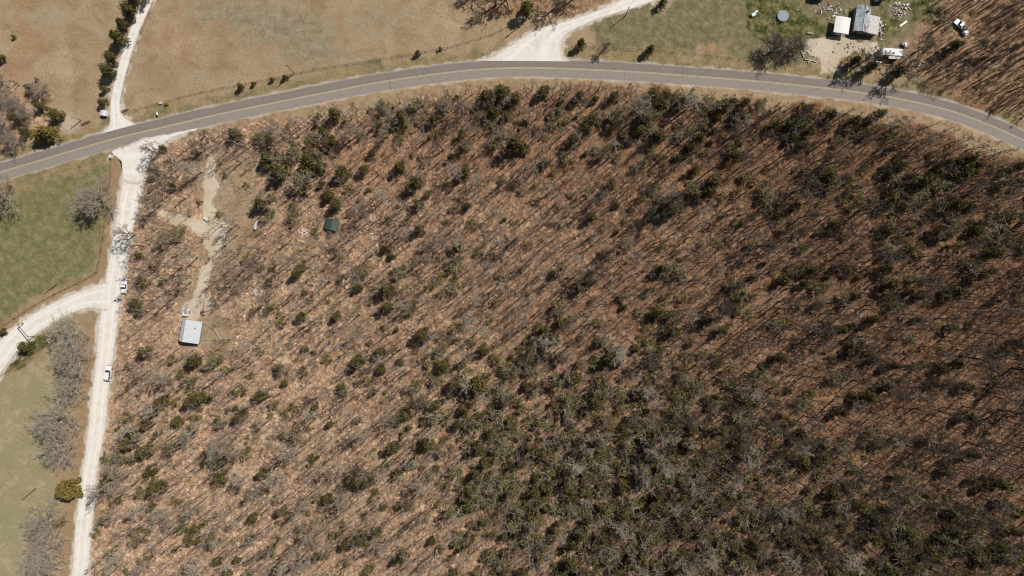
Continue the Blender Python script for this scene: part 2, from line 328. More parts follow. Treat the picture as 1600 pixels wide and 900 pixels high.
def offs(c, d):
    t = np.gradient(c, axis=0); t /= np.linalg.norm(t, axis=1)[:, None]; return c + np.c_[-t[:, 1], t[:, 0]] * d
def uvx(nt):
    s = nt.nodes.new('ShaderNodeSeparateXYZ'); nt.links.new(nt.nodes.new('ShaderNodeTexCoord').outputs['UV'], s.inputs[0]); return s.outputs[0], s.outputs[1]
m, nt, b = new_mat('asphalt', .9, .15); p = pos(nt); u, v = uvx(nt)
a = ramp(nt, noise(nt, p, 5, 5, .8), [(.3, (.185, .153, .13)), (.7, (.272, .232, .2))])
a = mix(nt, maprange(nt, noise(nt, p, .25, 5, .65, 1.5), .42, .66, 0, .6), a, (.225, .205, .19))
trk = ramp(nt, u, [(0, .0), (.13, 1), (.22, .3), (.38, 1), (.5, .2), (.62, 1), (.77, .3), (.88, 1), (1, 0)])
a = mix(nt, math_(nt, 'MULTIPLY', trk, .2), a, (.14, .12, .107))
a = mix(nt, maprange(nt, u, .47, .53, 0, .55), a, (.315, .278, .238))
a = mix(nt, math_(nt, 'MULTIPLY', maprange(nt, math_(nt, 'ABSOLUTE', math_(nt, 'SUBTRACT', u, .5)), .44, .5), .6), a, (.42, .37, .31))
w = nt.nodes.new('ShaderNodeTexVoronoi'); w.feature = 'DISTANCE_TO_EDGE'; w.inputs['Scale'].default_value = .16; nt.links.new(p, w.inputs['Vector'])
a = mix(nt, maprange(nt, w.outputs['Distance'], 0, .012, .45, 0), a, (.06, .055, .05))
nt.links.new(a, b.inputs['Base Color'])
ribbon('asphalt_road', offs(road_c, 3.25), offs(road_c, -3.3), 12, .02, m, .5, 2, .05)
m, nt, b = new_mat('yellow_line_paint', .8, .2); p = pos(nt)
a = mix(nt, maprange(nt, noise(nt, p, 1.6, 4, .7), .45, .7, 0, .6), (.6, .48, .27), (.36, .31, .24)); nt.links.new(a, b.inputs['Base Color'])
lm = m
for k, d in enumerate((.1, -.2)):
    ribbon('centre_line', offs(road_c, d + .13), offs(road_c, d), 1, .082, lm)
m, nt, b = new_mat('white_gravel', .95, .1); p = pos(nt); u, v = uvx(nt)
a = ramp(nt, noise(nt, p, 4, 5, .8), [(.25, (.58, .535, .47)), (.5, (.72, .68, .62)), (.75, (.82, .79, .74))])
a = mix(nt, maprange(nt, noise(nt, p, .3, 5, .7, 1), .42, .66, 0, .6), a, (.58, .52, .44))
au = math_(nt, 'ABSOLUTE', math_(nt, 'SUBTRACT', u, .5))
a = mix(nt, math_(nt, 'MULTIPLY', maprange(nt, math_(nt, 'ABSOLUTE', math_(nt, 'SUBTRACT', au, .2)), .0, .12, 1, 0), .5), a, (.83, .8, .75))
a = mix(nt, math_(nt, 'MULTIPLY', maprange(nt, au, .4, .5), maprange(nt, noise(nt, p, 1.2, 4, .7), .35, .6, .2, .9)), a, (.42, .33, .23))
nt.links.new(a, b.inputs['Base Color']); bump(nt, b, noise(nt, p, 6, 4, .7), .5, .08); gm = m
for k, (nm, g) in enumerate((('gravel_road', GRAV), ('gravel_driveway', WDRV), ('gravel_driveway', NDRV), ('gravel_driveway', EDRV))):
    L = smooth([W(*q) for q in g[0]]); Rr = smooth([W(*q) for q in g[1]]); n = max(len(L), len(Rr))
    ribbon(nm, resample(L, n), resample(Rr, n), 10, (.085, .092, .087, .087)[k], gm, .5, 60 + k)

ribbon('gravel_apron', resample(smooth([W(*q) for q in ((174, 237), (186, 231.5), (200, 226), (228, 215), (260, 210), (290, 204), (308, 200))]), 60), resample(smooth([W(*q) for q in ((190, 252), (196, 285), (222, 285), (236, 247), (256, 223.5), (275, 212), (309, 202.5))]), 60), 8, .104, gm, .8, 71)
# ------------------------------------------------------------------ plants: meshes
def frame(d):
    d = d.normalized(); a = d.cross(Vector((0, 0, 1)) if abs(d.z) < .9 else Vector((1, 0, 0))).normalized(); return a, d.cross(a)
def grow(rng, mb_t, mb_c, h, spread, nl, nb, ntw, r0, clear=.35, up=.25, wob=.18, twig=.028, lean=(0, 0)):
    """leafless tree: trunk -> limbs -> branches -> twigs"""
    n = 7; tp = [Vector((0, 0, -.15))]
    for i in range(1, n + 1):
        t = i / n; tp.append(Vector((lean[0] * h * t * t + rng.gauss(0, wob) * t, lean[1] * h * t * t + rng.gauss(0, wob) * t, h * .86 * t)))
    mb_t.tube(tp, [r0 * (1.25 if i == 0 else (1 - .82 * i / n)) for i in range(n + 1)], 6, False)
    def at(t):
        f = t * n; i = min(int(f), n - 1); return tp[i].lerp(tp[i + 1], f - i)
    def limb(p, d, L, r, lvl):
        k = 4 if lvl == 1 else 3 if lvl == 2 else 2; q = [p]; dd = d.copy()
        for i in range(k):
            dd = (dd + Vector((rng.gauss(0, .2), rng.gauss(0, .2), rng.gauss(0, .12) + up * (.9 if lvl == 1 else .35)))).normalized(); q.append(q[-1] + dd * L / k)
        mb_c.tube(q, [max(r * (1 - .75 * i / k), twig * .7) for i in range(k + 1)], 4 if lvl == 1 else 3, False)
        cnt = (0, nb, ntw, 3)[lvl] if lvl < 4 else 0
        if lvl >= 4 or (lvl == 3 and ntw < 4): return
        for i in range(cnt):
            t = .25 + .75 * (i + rng.random()) / cnt; f = min(t, .999) * k; j = int(f); pp = q[j].lerp(q[j + 1], f - j); dj = (q[j + 1] - q[j]).normalized()
            a, bb = frame(dj); th = rng.random() * 2 * PI; nd = (dj * .75 + (a * math.cos(th) + bb * math.sin(th)) * .75).normalized()
            limb(pp, nd, L * rng.uniform(.36, .6) * (1.15 - .5 * t), max(r * .45, twig), lvl + 1)
    for i in range(nl):
        t = clear + (1 - clear) * (i + rng.random() * .7) / nl; th = i * 2.4 + rng.random() * .8
        out = 1.0 - .55 * (t - clear) / (1 - clear); el = .35 + .75 * (t - clear) / (1 - clear)
        limb(at(min(t, .99)), Vector((math.cos(th) * out, math.sin(th) * out, el)), spread * rng.uniform(.75, 1.15) * (1.05 - .35 * (t - clear) / (1 - clear)), r0 * .5 * (1.1 - .5 * t), 1)
def leaves(rng, mb, lobes, n, size, flat=.6):
    for _ in range(n):
        c, r = lobes[rng.randrange(len(lobes))]
        d = Vector((rng.gauss(0, 1), rng.gauss(0, 1), rng.gauss(0, 1) * .9 + .15)).normalized(); p = Vector(c) + Vector((d.x * r[0], d.y * r[0], d.z * r[1])) * rng.random() ** .45
        a = (d + Vector((rng.gauss(0, .6), rng.gauss(0, .6), rng.gauss(0, .5)))).normalized(); e, f = frame(a); th = rng.random() * PI; s = (e * math.cos(th) + f * math.sin(th)); L = size * rng.uniform(.6, 1.4); w = L * rng.uniform(.28, .45)
        mb.add([p - a * L * .5, p + s * w, p + a * L * .6, p - s * w], [(0, 1, 2, 3)])

m, nt, b = new_mat('grey_bark', .9, .1)
a = ramp(nt, irand(nt), [(0, (.2, .165, .125)), (.5, (.34, .285, .22)), (1, (.5, .44, .36))]); a = mix(nt, 1.0, a, ramp(nt, orand(nt), [(0, (.72, .68, .64)), (1, (1.25, 1.22, 1.2))]), 'MULTIPLY')
a = mix(nt, maprange(nt, noise(nt, pos(nt), 3, 3), .5, .75, 0, .5), a, (.12, .1, .085)); nt.links.new(a, b.inputs['Base Color']); bark = m
m, nt, b = new_mat('pale_grey_bark', .9, .1)
a = ramp(nt, irand(nt), [(0, (.3, .25, .19)), (1, (.56, .5, .41))]); a = mix(nt, 1.0, a, ramp(nt, orand(nt), [(0, (.75, .74, .72)), (1, (1.1, 1.1, 1.1))]), 'MULTIPLY'); nt.links.new(a, b.inputs['Base Color']); bark_pale = m
m, nt, b = new_mat('sapling_bark', .9, .1)
a = ramp(nt, irand(nt), [(0, (.19, .145, .11)), (.5, (.32, .255, .2)), (1, (.5, .44, .37))]); nt.links.new(a, b.inputs['Base Color']); bark_sap = m
m, nt, b = new_mat('dark_shade_bark', .9, .1)
a = ramp(nt, irand(nt), [(0, (.06, .045, .036)), (.6, (.12, .092, .075)), (1, (.24, .2, .17))]); nt.links.new(a, b.inputs['Base Color']); bark_shade = m  # shaded-side darkness of the right-hand trees put into the bark colour
def foliage(name, stops, tint):
    m, nt, b = new_mat(name, .85, .12)
    a = ramp(nt, irand(nt), stops); a = mix(nt, orand(nt), a, mix(nt, .6, a, tint)); a = mix(nt, maprange(nt, noise(nt, pos(nt), .9, 3), .45, .7, 0, .5), a, tint)
    nt.links.new(a, b.inputs['Base Color']); return m
cedar_m = foliage('cedar_foliage', [(0, (.045, .044, .015)), (.5, (.095, .088, .03)), (1, (.18, .16, .06))], (.14, .11, .038))
gold_m = foliage('golden_cedar_foliage', [(0, (.09, .075, .02)), (.5, (.21, .165, .045)), (1, (.34, .27, .08))], (.22, .16, .045))
shrub_m = foliage('olive_foliage', [(0, (.085, .08, .028)), (.5, (.165, .155, .055)), (1, (.28, .255, .105))], (.19, .155, .055))
yellow_m = foliage('yellow_blossom', [(0, (.45, .32, .02)), (1, (.7, .52, .05))], (.5, .38, .05))
brown_m = foliage('russet_scrub', [(0, (.07, .04, .025)), (.5, (.13, .08, .05)), (1, (.2, .14, .09))], (.1, .06, .04))

def as_np(mb):   # all faces quads
    return np.array(mb.v, np.float64), np.array(mb.f, np.int64)
def mesh_of(mb, name, mat):
    v, f = as_np(mb); return np_mesh(name, v, f, mat)
BARE = []
for k in range(9):
    rng = random.Random(100 + k); t = MB(); c = MB(); h = 13 + k % 3
    grow(rng, t, c, h, (3.4, 4.2, 3.0)[k % 3], (9, 11, 8)[k % 3], 5, 4, .25, clear=(.42, .35, .5)[k % 3], twig=.044, lean=(rng.gauss(0, .05), rng.gauss(0, .05)))
    BARE.append((mesh_of(t, 'trunk', bark if k % 2 else bark_pale), mesh_of(c, 'crown', bark if k % 2 else bark_pale), h))
BIG = []
for k in range(4):
    rng = random.Random(200 + k); t = MB(); c = MB()
    grow(rng, t, c, 15, 6.0, 12, 6, 5, .38, clear=.3, up=.2, twig=.05, lean=(rng.gauss(0, .04), rng.gauss(0, .04)))
    BIG.append((mesh_of(t, 'trunk', bark if k < 2 else bark_pale), mesh_of(c, 'crown', bark if k < 2 else bark_pale), 15))
ROUND = []
for k in range(4):
    rng = random.Random(300 + k); t = MB(); c = MB()
    grow(rng, t, c, 9, 6.4, 26, 7, 5, .3, clear=.1, up=.1, twig=.032)
    ROUND.append((mesh_of(t, 'trunk', bark_pale), mesh_of(c, 'crown', bark_pale), 9))
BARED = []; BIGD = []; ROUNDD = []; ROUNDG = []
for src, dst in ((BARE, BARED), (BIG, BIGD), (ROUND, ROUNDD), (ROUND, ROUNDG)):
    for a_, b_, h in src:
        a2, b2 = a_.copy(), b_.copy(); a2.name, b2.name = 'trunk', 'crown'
        for q_ in (a2, b2): q_.materials.clear(); q_.materials.append(bark_sap if dst is ROUNDG else bark_shade)
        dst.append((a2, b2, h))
SAP = []
for k in range(10):
    rng = random.Random(400 + k); t = MB(); h = 10
    grow(rng, t, t, h, (1.6, 2.4, 1.9)[k % 3], (5, 7, 6)[k % 3], 5, 1 if k % 2 else 3, (.19, .12, .15)[k % 3], clear=.5, up=.3, twig=.038, wob=.07, lean=(rng.gauss(0, .05), rng.gauss(0, .05)))
    SAP.append(as_np(t))
CED = []
for k in range(8):
    rng = random.Random(500 + k); t = MB(); c = MB(); h = 5.0
    t.tube([(0, 0, -.1), (rng.gauss(0, .1), rng.gauss(0, .1), 2.2), (rng.gauss(0, .15), rng.gauss(0, .15), 4.4)], [.13, .09, .03], 5, False)
    lob = []
    for i in range(17):
        z = .7 + 4.0 * i / 17; rr = 1.75 * (1 - z / 5.3) ** .7 + .1; th = i * 2.4 + rng.random(); q = rr * rng.uniform(.3, .85)
        lob.append(((q * math.cos(th), q * math.sin(th), z), (rng.uniform(.45, .8), rng.uniform(.4, .75))))
    leaves(rng, c, lob, 1300, .27)
    CED.append((mesh_of(t, 'trunk', bark), mesh_of(c, 'crown', cedar_m), mesh_of(c, 'crown', gold_m), h, as_np(c)))
SHR = []
for k in range(8):
    rng = random.Random(600 + k); t = MB(); c = MB(); h = 4.0
    for i in range(9):
        th = i * .7 + rng.random(); r = rng.uniform(.8, 1.7); e = Vector((r * math.cos(th), r * math.sin(th), rng.uniform(2.4, 4.0)))
        mid = e * .5 + Vector((0, 0, .5)); t.tube([(0, 0, 0), mid, e], [.05, .04, .022], 3, False)
        for j in range(4): t.tube([mid.lerp(e, j / 4), mid.lerp(e, j / 4) + Vector((rng.gauss(0, .7), rng.gauss(0, .7), rng.uniform(.2, 1)))], [.028, .02], 3, False)
    lob = []
    for i in range(11):
        th = rng.random() * 2 * PI; q = 1.6 * rng.random() ** .6; lob.append(((q * math.cos(th), q * math.sin(th), rng.uniform(1.1, 3.3) - .35 * q), (rng.uniform(.4, .8), rng.uniform(.35, .7))))
    leaves(rng, c, lob, 540, .26)
    SHR.append((mesh_of(t, 'stems', bark_pale), mesh_of(c, 'crown', shrub_m), h, as_np(c), as_np(t)))

def pct(x, y, z):
    k = H / (H - z); px, py = P(x * k, y * k); return px / 16, py / 9
used_labels = {}
def uniq(head, x, y, z):
    a, bb = pct(x, y, z)
    lab = f'{head}, {a:.0f}% across and {bb:.0f}% down the photo'
    if lab in used_labels: head = head.replace(' in the wood', '').replace(' with pale limbs', '').replace(' leafless', '').replace('dark brown', 'dark'); lab = f'{head}, {a:.1f}% across and {bb:.1f}% down the photo'
    used_labels[lab] = 1; return lab
def plant(name, label, cat, x, y, meshes, parts, s, sz, rz, group=None, tilt=(0, 0)):
    o = bpy.data.objects.new(name, None); C.objects.link(o); o.location = (x, y, gzf(x, y)); o.rotation_euler = (tilt[0], tilt[1], rz); o.scale = (s, s, sz)
    tag(o, label, cat, group)
    for me_, nm in zip(meshes, parts): link(nm, me_, o)
    return o
WOODP = poly_w(WOOD)

# ------------------------------------------------------------------ evergreens and shrubs read off the photograph: x, y, width in photo pixels
GREENS = """365,208,20 375,222,16 418,245,24 437,270,28 482,250,26 470,285,40 305,235,12 268,290,14 312,315,12 342,335,14 455,340,22 500,260,20 512,300,16 350,272,10 485,220,20
522,178,22 540,190,15 487,225,22 497,245,24 535,270,26 515,305,18 530,312,14 582,240,16 568,265,18 625,260,22 650,285,26 645,240,12 680,210,20 678,185,18 640,170,14 715,190,12 745,195,14 727,268,22 668,303,14 705,245,16 590,225,12 575,296,10
525,320,22 560,310,10 545,335,14 635,345,14 655,358,18 622,320,10 730,322,16 612,400,14 645,412,18 632,415,12 750,390,14 710,450,26 508,420,10 535,435,16 462,428,18 475,455,14 560,450,18 605,453,24 622,458,18 513,470,10 600,440,12
760,150,26 785,145,30 805,155,24 770,175,22 790,182,18 850,142,22 880,150,20 905,150,18 930,155,16 870,175,18 905,180,16 925,185,22 960,150,18 1020,150,26 1035,165,22 1010,185,28 1000,205,22 975,212,18 840,200,16 805,225,30 818,232,20 790,250,18 850,255,18 865,270,14 880,240,14 950,230,14 965,245,16 920,205,14 1000,255,24 1018,230,20 835,290,12 815,300,14 955,290,20 890,305,12
1065,160,20 1105,160,24 1130,165,24 1144,160,18 1155,175,18 1120,185,18 1095,215,22 1080,232,18 1100,236,16 1060,245,16 1040,260,16 1020,265,14 1115,285,26 1087,306,18 1040,320,30 1070,275,10 1180,215,14 1190,195,16 1203,205,16 990,325,16 965,320,14 1000,310,14 925,340,18 945,355,14 895,320,12 805,345,14 840,315,14 745,395,14 865,428,16 980,345,14 965,362,12 1035,385,16 1055,395,12 1090,390,12 1130,340,12 1160,350,12
1110,300,24 1150,345,14 1185,335,14 1220,355,18 1240,345,14 1280,360,16 1137,372,12 1095,378,14 1045,420,26 1125,380,12 1270,420,18 1295,445,14 1210,425,12 1195,412,12
1405,260,24 1440,285,28 1455,278,20 1472,290,24 1395,315,26 1380,330,18 1505,265,26 1530,258,20 1480,255,18 1490,320,26 1512,325,22 1475,332,18 1560,300,16 1550,345,32 1525,360,20 1475,370,18 1492,365,16 1420,390,20 1400,400,16 1445,345,12 1370,355,12 1375,405,12 1590,260,20 1575,266,16 1587,295,16
1235,195,22 1265,205,22 1240,215,18 1297,180,22 1210,195,18 1375,178,20 1355,190,18 1490,225,14 1380,200,14 1340,210,14
408,420,15 605,480,20 485,470,12 525,495,19 470,495,17 437,492,12 640,490,14 620,515,10 600,510,14 555,520,12 580,535,14 662,522,25 690,525,20 715,530,14 595,550,20 615,545,14 625,565,15 660,562,16 555,575,12 585,590,12 560,600,14 535,605,18 585,612,16 690,550,25 670,585,14 755,547,20 730,595,36 748,602,36 710,600,20 765,500,14 775,475,14 405,550,15 490,550,12 415,618,14 720,570,18 770,610,22
270,563,18 287,583,20 295,610,16 252,628,22 275,628,16 365,575,14 350,580,14 320,575,12 380,605,12 200,655,20 210,678,17 230,662,18 240,678,15 305,655,18 298,668,14 225,705,24 265,700,24 360,700,16 385,710,22 400,668,16 450,645,18 460,635,14 495,635,14 445,680,17 485,670,13 355,640,12
245,762,26 222,770,24 170,750,22 160,810,22 205,830,15 175,780,14 345,745,22 350,718,20 370,765,14 320,820,14 335,805,12 275,860,14 395,810,17 370,875,14 230,870,16 197,890,16 235,735,20 165,715,18 150,835,16
518,662,15 560,655,16 625,700,15 605,725,19 700,655,17 690,710,15 560,745,28 410,740,20 495,780,17 505,790,14 480,800,14 440,800,18 470,825,18 525,835,20 540,850,20 570,850,14 465,870,14 435,890,20 510,870,12 585,780,16 605,787,18 622,790,16 640,792,14 670,745,17 695,755,20 725,790,15 665,810,14 625,835,12 675,845,17 690,860,20 630,870,22 580,890,18 730,845,20 720,858,16 770,835,18 790,865,18 745,740,20 760,725,20 790,700,26 750,820,16 795,770,20
1000,870,32 1022,842,24 1090,800,32 1106,788,24 920,715,32 938,700,26 985,830,26 960,860,24 905,690,22 880,730,20 1050,860,24 1070,830,22
1250,720,28 1320,690,15 1300,770,22 1390,820,36 1370,812,26 1412,830,28 1340,790,22 1480,740,18 1560,755,26 1540,762,20 1245,810,18 1360,795,20 1450,775,16 1260,880,18 1520,860,24 1535,882,22 1430,850,20 1585,830,20
820,420,13 950,445,11 975,480,14 1035,420,22 1065,465,20 1040,470,14 1010,510,16 960,545,24 965,566,20 850,515,22 815,565,17 900,590,20 930,575,16 1115,555,12 1150,470,20 1175,465,16 1170,590,16 1140,600,16 1040,610,16 1030,590,14
1268,425,14 1282,456,20 1320,470,24 1335,463,18 1315,515,20 1332,508,16 1365,500,20 1390,445,24 1385,420,18 1490,455,26 1530,430,20 1410,495,14 1430,500,14 1390,545,12 1360,550,18 1395,570,20 1430,572,16 1450,565,14 1275,545,12 1250,560,15 1495,570,17 1460,510,14 1590,455,20 1555,470,16"""
GL = [tuple(float(k) for k in t.split(',')) for t in GREENS.split()]
# thicket in the lower middle and the darker lower right: filled in at random, densest where the photograph is
def dens_green(px, py):
    d = .06
    d += 1.3 * math.exp(-((px - 970) / 190) ** 2 - ((py - 790) / 150) ** 2)
    d += .35 * math.exp(-((px - 800) / 130) ** 2 - ((py - 650) / 90) ** 2)
    d += .45 * math.exp(-((px - 1090) / 120) ** 2 - ((py - 650) / 110) ** 2)
    d += .8 * math.exp(-((px - 1400) / 190) ** 2 - ((py - 860) / 90) ** 2)
    d += .35 * math.exp(-((px - 1100) / 480) ** 2 - ((py - 185) / 34) ** 2)
    d += .3 * math.exp(-((px - 1440) / 190) ** 2 - ((py - 330) / 110) ** 2)
    return d
fill = []; tries = 0
while len(fill) < 1500 and tries < 300000:
    tries += 1; px, py = R.uniform(150, 1640), R.uniform(140, 935)
    if R.random() > dens_green(px, py): continue
    x, y = W(px, py)
    if not inside(np.array([x]), np.array([y]), WOODP)[0]: continue
    if any(abs(px - q[0]) < 9 and abs(py - q[1]) < 9 for q in GL) or any(abs(px - q[0]) < 7 and abs(py - q[1]) < 7 for q in fill): continue
    if px < 420 and py < 520 and (px - 330) ** 2 < 2500: continue
    if math.hypot(px - 303, py - 517) < 42 or math.hypot(px - 519, py - 352) < 24: continue
    fill.append((px, py, R.uniform(9, 26)))
cedars = []; shrubs = []
for px, py, d in GL:
    x, y = W(px, py); dark = 0.85 if (py < 400 and px > 500) or px > 1180 else .4
    (cedars if R.random() < dark else shrubs).append((px, py, d))
for q in fill: (cedars if R.random() < .2 else shrubs).append(q)
cedars.sort(key=lambda q: -q[2]); shrubs.sort(key=lambda q: -q[2])
def edge(px, py): return 8 < px < 1592 and 8 < py < 892
ced_in = [q for q in cedars if edge(*q[:2])][:262]; shr_in = [q for q in shrubs if edge(*q[:2])][:262]
rest = [q for q in cedars + shrubs if q not in ced_in and q not in shr_in]
SZ = lambda d: 'large' if d > 24 else 'middling' if d > 16 else 'small'
for i, (px, py, d) in enumerate(ced_in):
    k = R.randrange(8); w = d * S * 1.12; s = w / 3.5; sz = s * R.uniform(.85, 1.15); hm = 2.5 * sz
    x, y = W(px, py); x *= 1 - hm / H; y *= 1 - hm / H
    g = (980 < px < 1120 and 780 < py < 890 and i % 3 == 0)
    plant('cedar_tree', uniq(f'{SZ(d)} {"golden olive" if g else "dark green"} cedar in the wood', x, y, hm), 'cedar tree', x, y, (CED[k][0], CED[k][2 if g else 1]), ('trunk', 'crown'), s, sz, R.random() * 6.28, 'cedars in the wood')
for i, (px, py, d) in enumerate(shr_in):
    k = R.randrange(8); w = d * S * 1.12; s = w / 3.6; sz = s * R.uniform(.8, 1.1); hm = 2 * sz
    x, y = W(px, py); x *= 1 - hm / H; y *= 1 - hm / H
    plant('shrub', uniq(f'{SZ(d)} olive green shrub in the wood', x, y, hm), 'shrub', x, y, (SHR[k][0], SHR[k][1]), ('stems', 'crown'), s, sz, R.random() * 6.28, 'olive shrubs in the wood')
def merge(name, variants, placed, mat, label, cat):
    vs = []; fs = []; o = 0
    for k, x, y, s, sz, rz in placed:
        v, f = variants[k]; c, n = math.cos(rz), math.sin(rz)
        vs.append(np.c_[(v[:, 0] * c - v[:, 1] * n) * s + x, (v[:, 0] * n + v[:, 1] * c) * s + y, v[:, 2] * sz + gzf(x, y)]); fs.append(f + o); o += len(v)
    ob = link(name, np_mesh(name, np.vstack(vs), np.vstack(fs), mat)); return tag(ob, label, cat, None, 'stuff')
pl = []; pc = []
for px, py, d in rest:
    x, y = W(px, py); s = d * S / 3.6; (pl if R.random() < .8 else pc).append((R.randrange(8), x * .992, y * .992, s, s * .9, R.random() * 6.28))
merge('undergrowth', [q[3] for q in SHR], pl, shrub_m, 'low olive green undergrowth scattered under the bare trees of the wood', 'undergrowth')
merge('evergreen_thicket', [q[4] for q in CED], pc, cedar_m, 'dark green evergreen thicket of young cedars under the bare trees of the wood', 'thicket')
# russet twiggy scrub close to the ground
pl = []
while len(pl) < 700:
    px, py = R.uniform(150, 1640), R.uniform(140, 930); x, y = W(px, py)
    if not inside(np.array([x]), np.array([y]), WOODP)[0] or R.random() > .25 + .75 * (vnoise(px, py, 70, 3)): continue
    if seg_dist(np.array([x]), np.array([y]), poly_w([(330, 250), (325, 330), (330, 380), (312, 470), (303, 517)]))[0] < 9: continue
    s = R.uniform(.25, .75); pl.append((R.randrange(8), x, y, s, s * .7, R.random() * 6.28))
merge('undergrowth', [q[4] for q in SHR], pl, bark_sap, 'thin leafless twiggy undergrowth close to the leaf litter of the wood', 'undergrowth')

# fallen sticks and twigs on the litter
vs = []; n_st = 0
for _ in range(62000):
    px, py = R.uniform(140, 1640), R.uniform(135, 930); x, y = W(px, py); vs.append((x, y, R.random() * 6.28, R.uniform(.5, 3.4), R.uniform(.02, .065)))
vs = np.array(vs); vs = vs[inside(vs[:, 0], vs[:, 1], WOODP)]; vs = vs[np.min([seg_dist(vs[:, 0], vs[:, 1], poly_w(t_[0])) - t_[1] * .8 for t_ in TRACKS], 0) > 0]
dx, dy = np.cos(vs[:, 2]) * vs[:, 3] / 2, np.sin(vs[:, 2]) * vs[:, 3] / 2; wx, wy = -np.sin(vs[:, 2]) * vs[:, 4], np.cos(vs[:, 2]) * vs[:, 4]
z0 = gz(vs[:, 0], vs[:, 1]) + .02; V = []
for ex in (-1, 1):
    for ox, oz in ((-1, 0), (0, 1), (1, 0)): V.append(np.c_[vs[:, 0] + ex * dx + ox * wx, vs[:, 1] + ex * dy + ox * wy, z0 + oz * vs[:, 4] * 1.7 + (ex + 1) * .06])
V = np.stack(V, 1).reshape(-1, 3); o0 = np.arange(len(vs))[:, None] * 6
F = np.concatenate([o0 + np.array([[0, 3, 4, 1]]), o0 + np.array([[1, 4, 5, 2]]), o0 + np.array([[0, 2, 5, 3]])])
tag(link('litter', np_mesh('litter', V, F, bark_sap)), 'fallen grey sticks and twigs strewn over the brown leaf litter of the wood', 'fallen twigs', None, 'stuff')

# ------------------------------------------------------------------ bare trees of the wood
KEEP = poly_w([(332, 250), (328, 280), (326, 315), (318, 345), (330, 380), (325, 410), (316, 440), (308, 470), (303, 520)])
KEEP2 = poly_w([(250, 330), (300, 352), (330, 365)])
SPOTS = [W(*q) for q in ((303, 517), (519, 352), (475, 364), (583, 369), (401, 352), (405, 456), (335, 520), (318, 487), (292, 480), (196, 446), (171, 582))]
def free(x, y, r=2.2):
    a, bb = np.array([x]), np.array([y])
    if seg_dist(a, bb, KEEP)[0] < 3.6 or seg_dist(a, bb, KEEP2)[0] < 2.5: return False
    for k, (sx, sy) in enumerate(SPOTS):
        if math.hypot(x - sx, y - sy) < (6.5 if k == 0 else 4): return False
    return True
HERO = [(987, 176, 1.0, 2), (1072, 172, .95, 3), (1150, 195, .7, 3), (1036, 322, 1.15, 0), (924, 425, 1.0, 1), (1498, 556, 1.35, 0), (1580, 575, 1.1, 1), (212, 366, .75, 1), (252, 320, .8, 0), (316, 268, .75, 2), (322, 232, .7, 1), (850, 530, .85, 2), (960, 552, .85, 3), (730, 500, .8, 2),
        (1092, 858, .9, 3), (1058, 872, .9, 2), (935, 680, .8, 2), (895, 720, .8, 3), (1010, 695, .85, 2), (1075, 745, .9, 3), (1135, 740, .9, 2), (1160, 705, .85, 3), (1000, 740, .8, 2), (1310, 858, 1.0, 3), (1220, 860, .9, 2), (355, 690, .9, 2), (310, 670, .8, 3), (545, 770, .8, 2), (440, 740, .9, 3), (465, 700, .9, 2),
        (1340, 330, 1.1, 0), (1240, 300, 1.1, 1), (1180, 385, 1.0, 0), (1420, 440, 1.0, 1), (1450, 690, 1.1, 0), (1510, 690, 1.0, 1), (1560, 640, 1.1, 0), (1380, 610, .9, 1), (1330, 730, .9, 0), (1590, 350, 1.0, 1), (1270, 520, .9, 1), (1120, 480, .9, 0), (1010, 560, .8, 1), (800, 380, .8, 0), (690, 380, .75, 1), (575, 330, .75, 0), (640, 480, .7, 2), (250, 240, .7, 1), (440, 210, .7, 2), (700, 175, .7, 1), (615, 190, .7, 2), (220, 670, .8, 3), (195, 720, .8, 2), (270, 800, .85, 3), (200, 860, .8, 2), (320, 880, .85, 3)]
def dens_bare(px, py):
    d = .5 + .35 * float(sstep(600, 1300, np.float64(px))) + .3 * math.exp(-((px - 980) / 260) ** 2 - ((py - 740) / 170) ** 2)
    if px < 430 and py < 480: d = .85
    if py < 215 and 380 < px < 1000: d = .8
    if 330 < px < 420 and 260 < py < 345: d = .04
    if 320 < px < 420 and 345 < py < 520: d *= .55
    d *= .55 + .9 * float(vnoise(px, py, 60, 8))
    return min(d, 1)
cells = {}; trees = []; tries = 0
EASTP = poly_w(EASTW)
while len(trees) < 6600 and tries < 420000:
    tries += 1; px, py = R.uniform(140, 1660), R.uniform(130, 950); x, y = W(px, py)
    if R.random() > dens_bare(px, py): continue
    if not inside(np.array([x]), np.array([y]), WOODP)[0] or not free(x, y): continue
    if px < 320:
        e_ = float(sd(np.array([x]), np.array([y]), gpolys[0])[0])
        if e_ > -2.5 or (e_ > -7 and R.random() < .7): continue
    i, j = int(x // 3), int(y // 3); md = 1.25
    if any(math.hypot(x - q[0], y - q[1]) < md for a in (-1, 0, 1) for bb in (-1, 0, 1) for q in cells.get((i + a, j + bb), ())): continue
    cells.setdefault((i, j), []).append((x, y)); trees.append((x, y, R.betavariate(1.6, 2.6)))
trees.sort(key=lambda q: -q[2])
FORM = ('slender', 'spreading', 'high-crowned')
for px, py, s, k in HERO:
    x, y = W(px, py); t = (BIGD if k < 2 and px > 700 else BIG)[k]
    plant('bare_tree', uniq(f'big bare {"dark" if k < 2 else "pale grey"} forking tree', x, y, 10 * s), 'bare tree', x, y, t[:2], ('trunk', 'crown'), s, s, R.random() * 6.28, 'bare trees of the wood')
n_ind = 0; sap = []
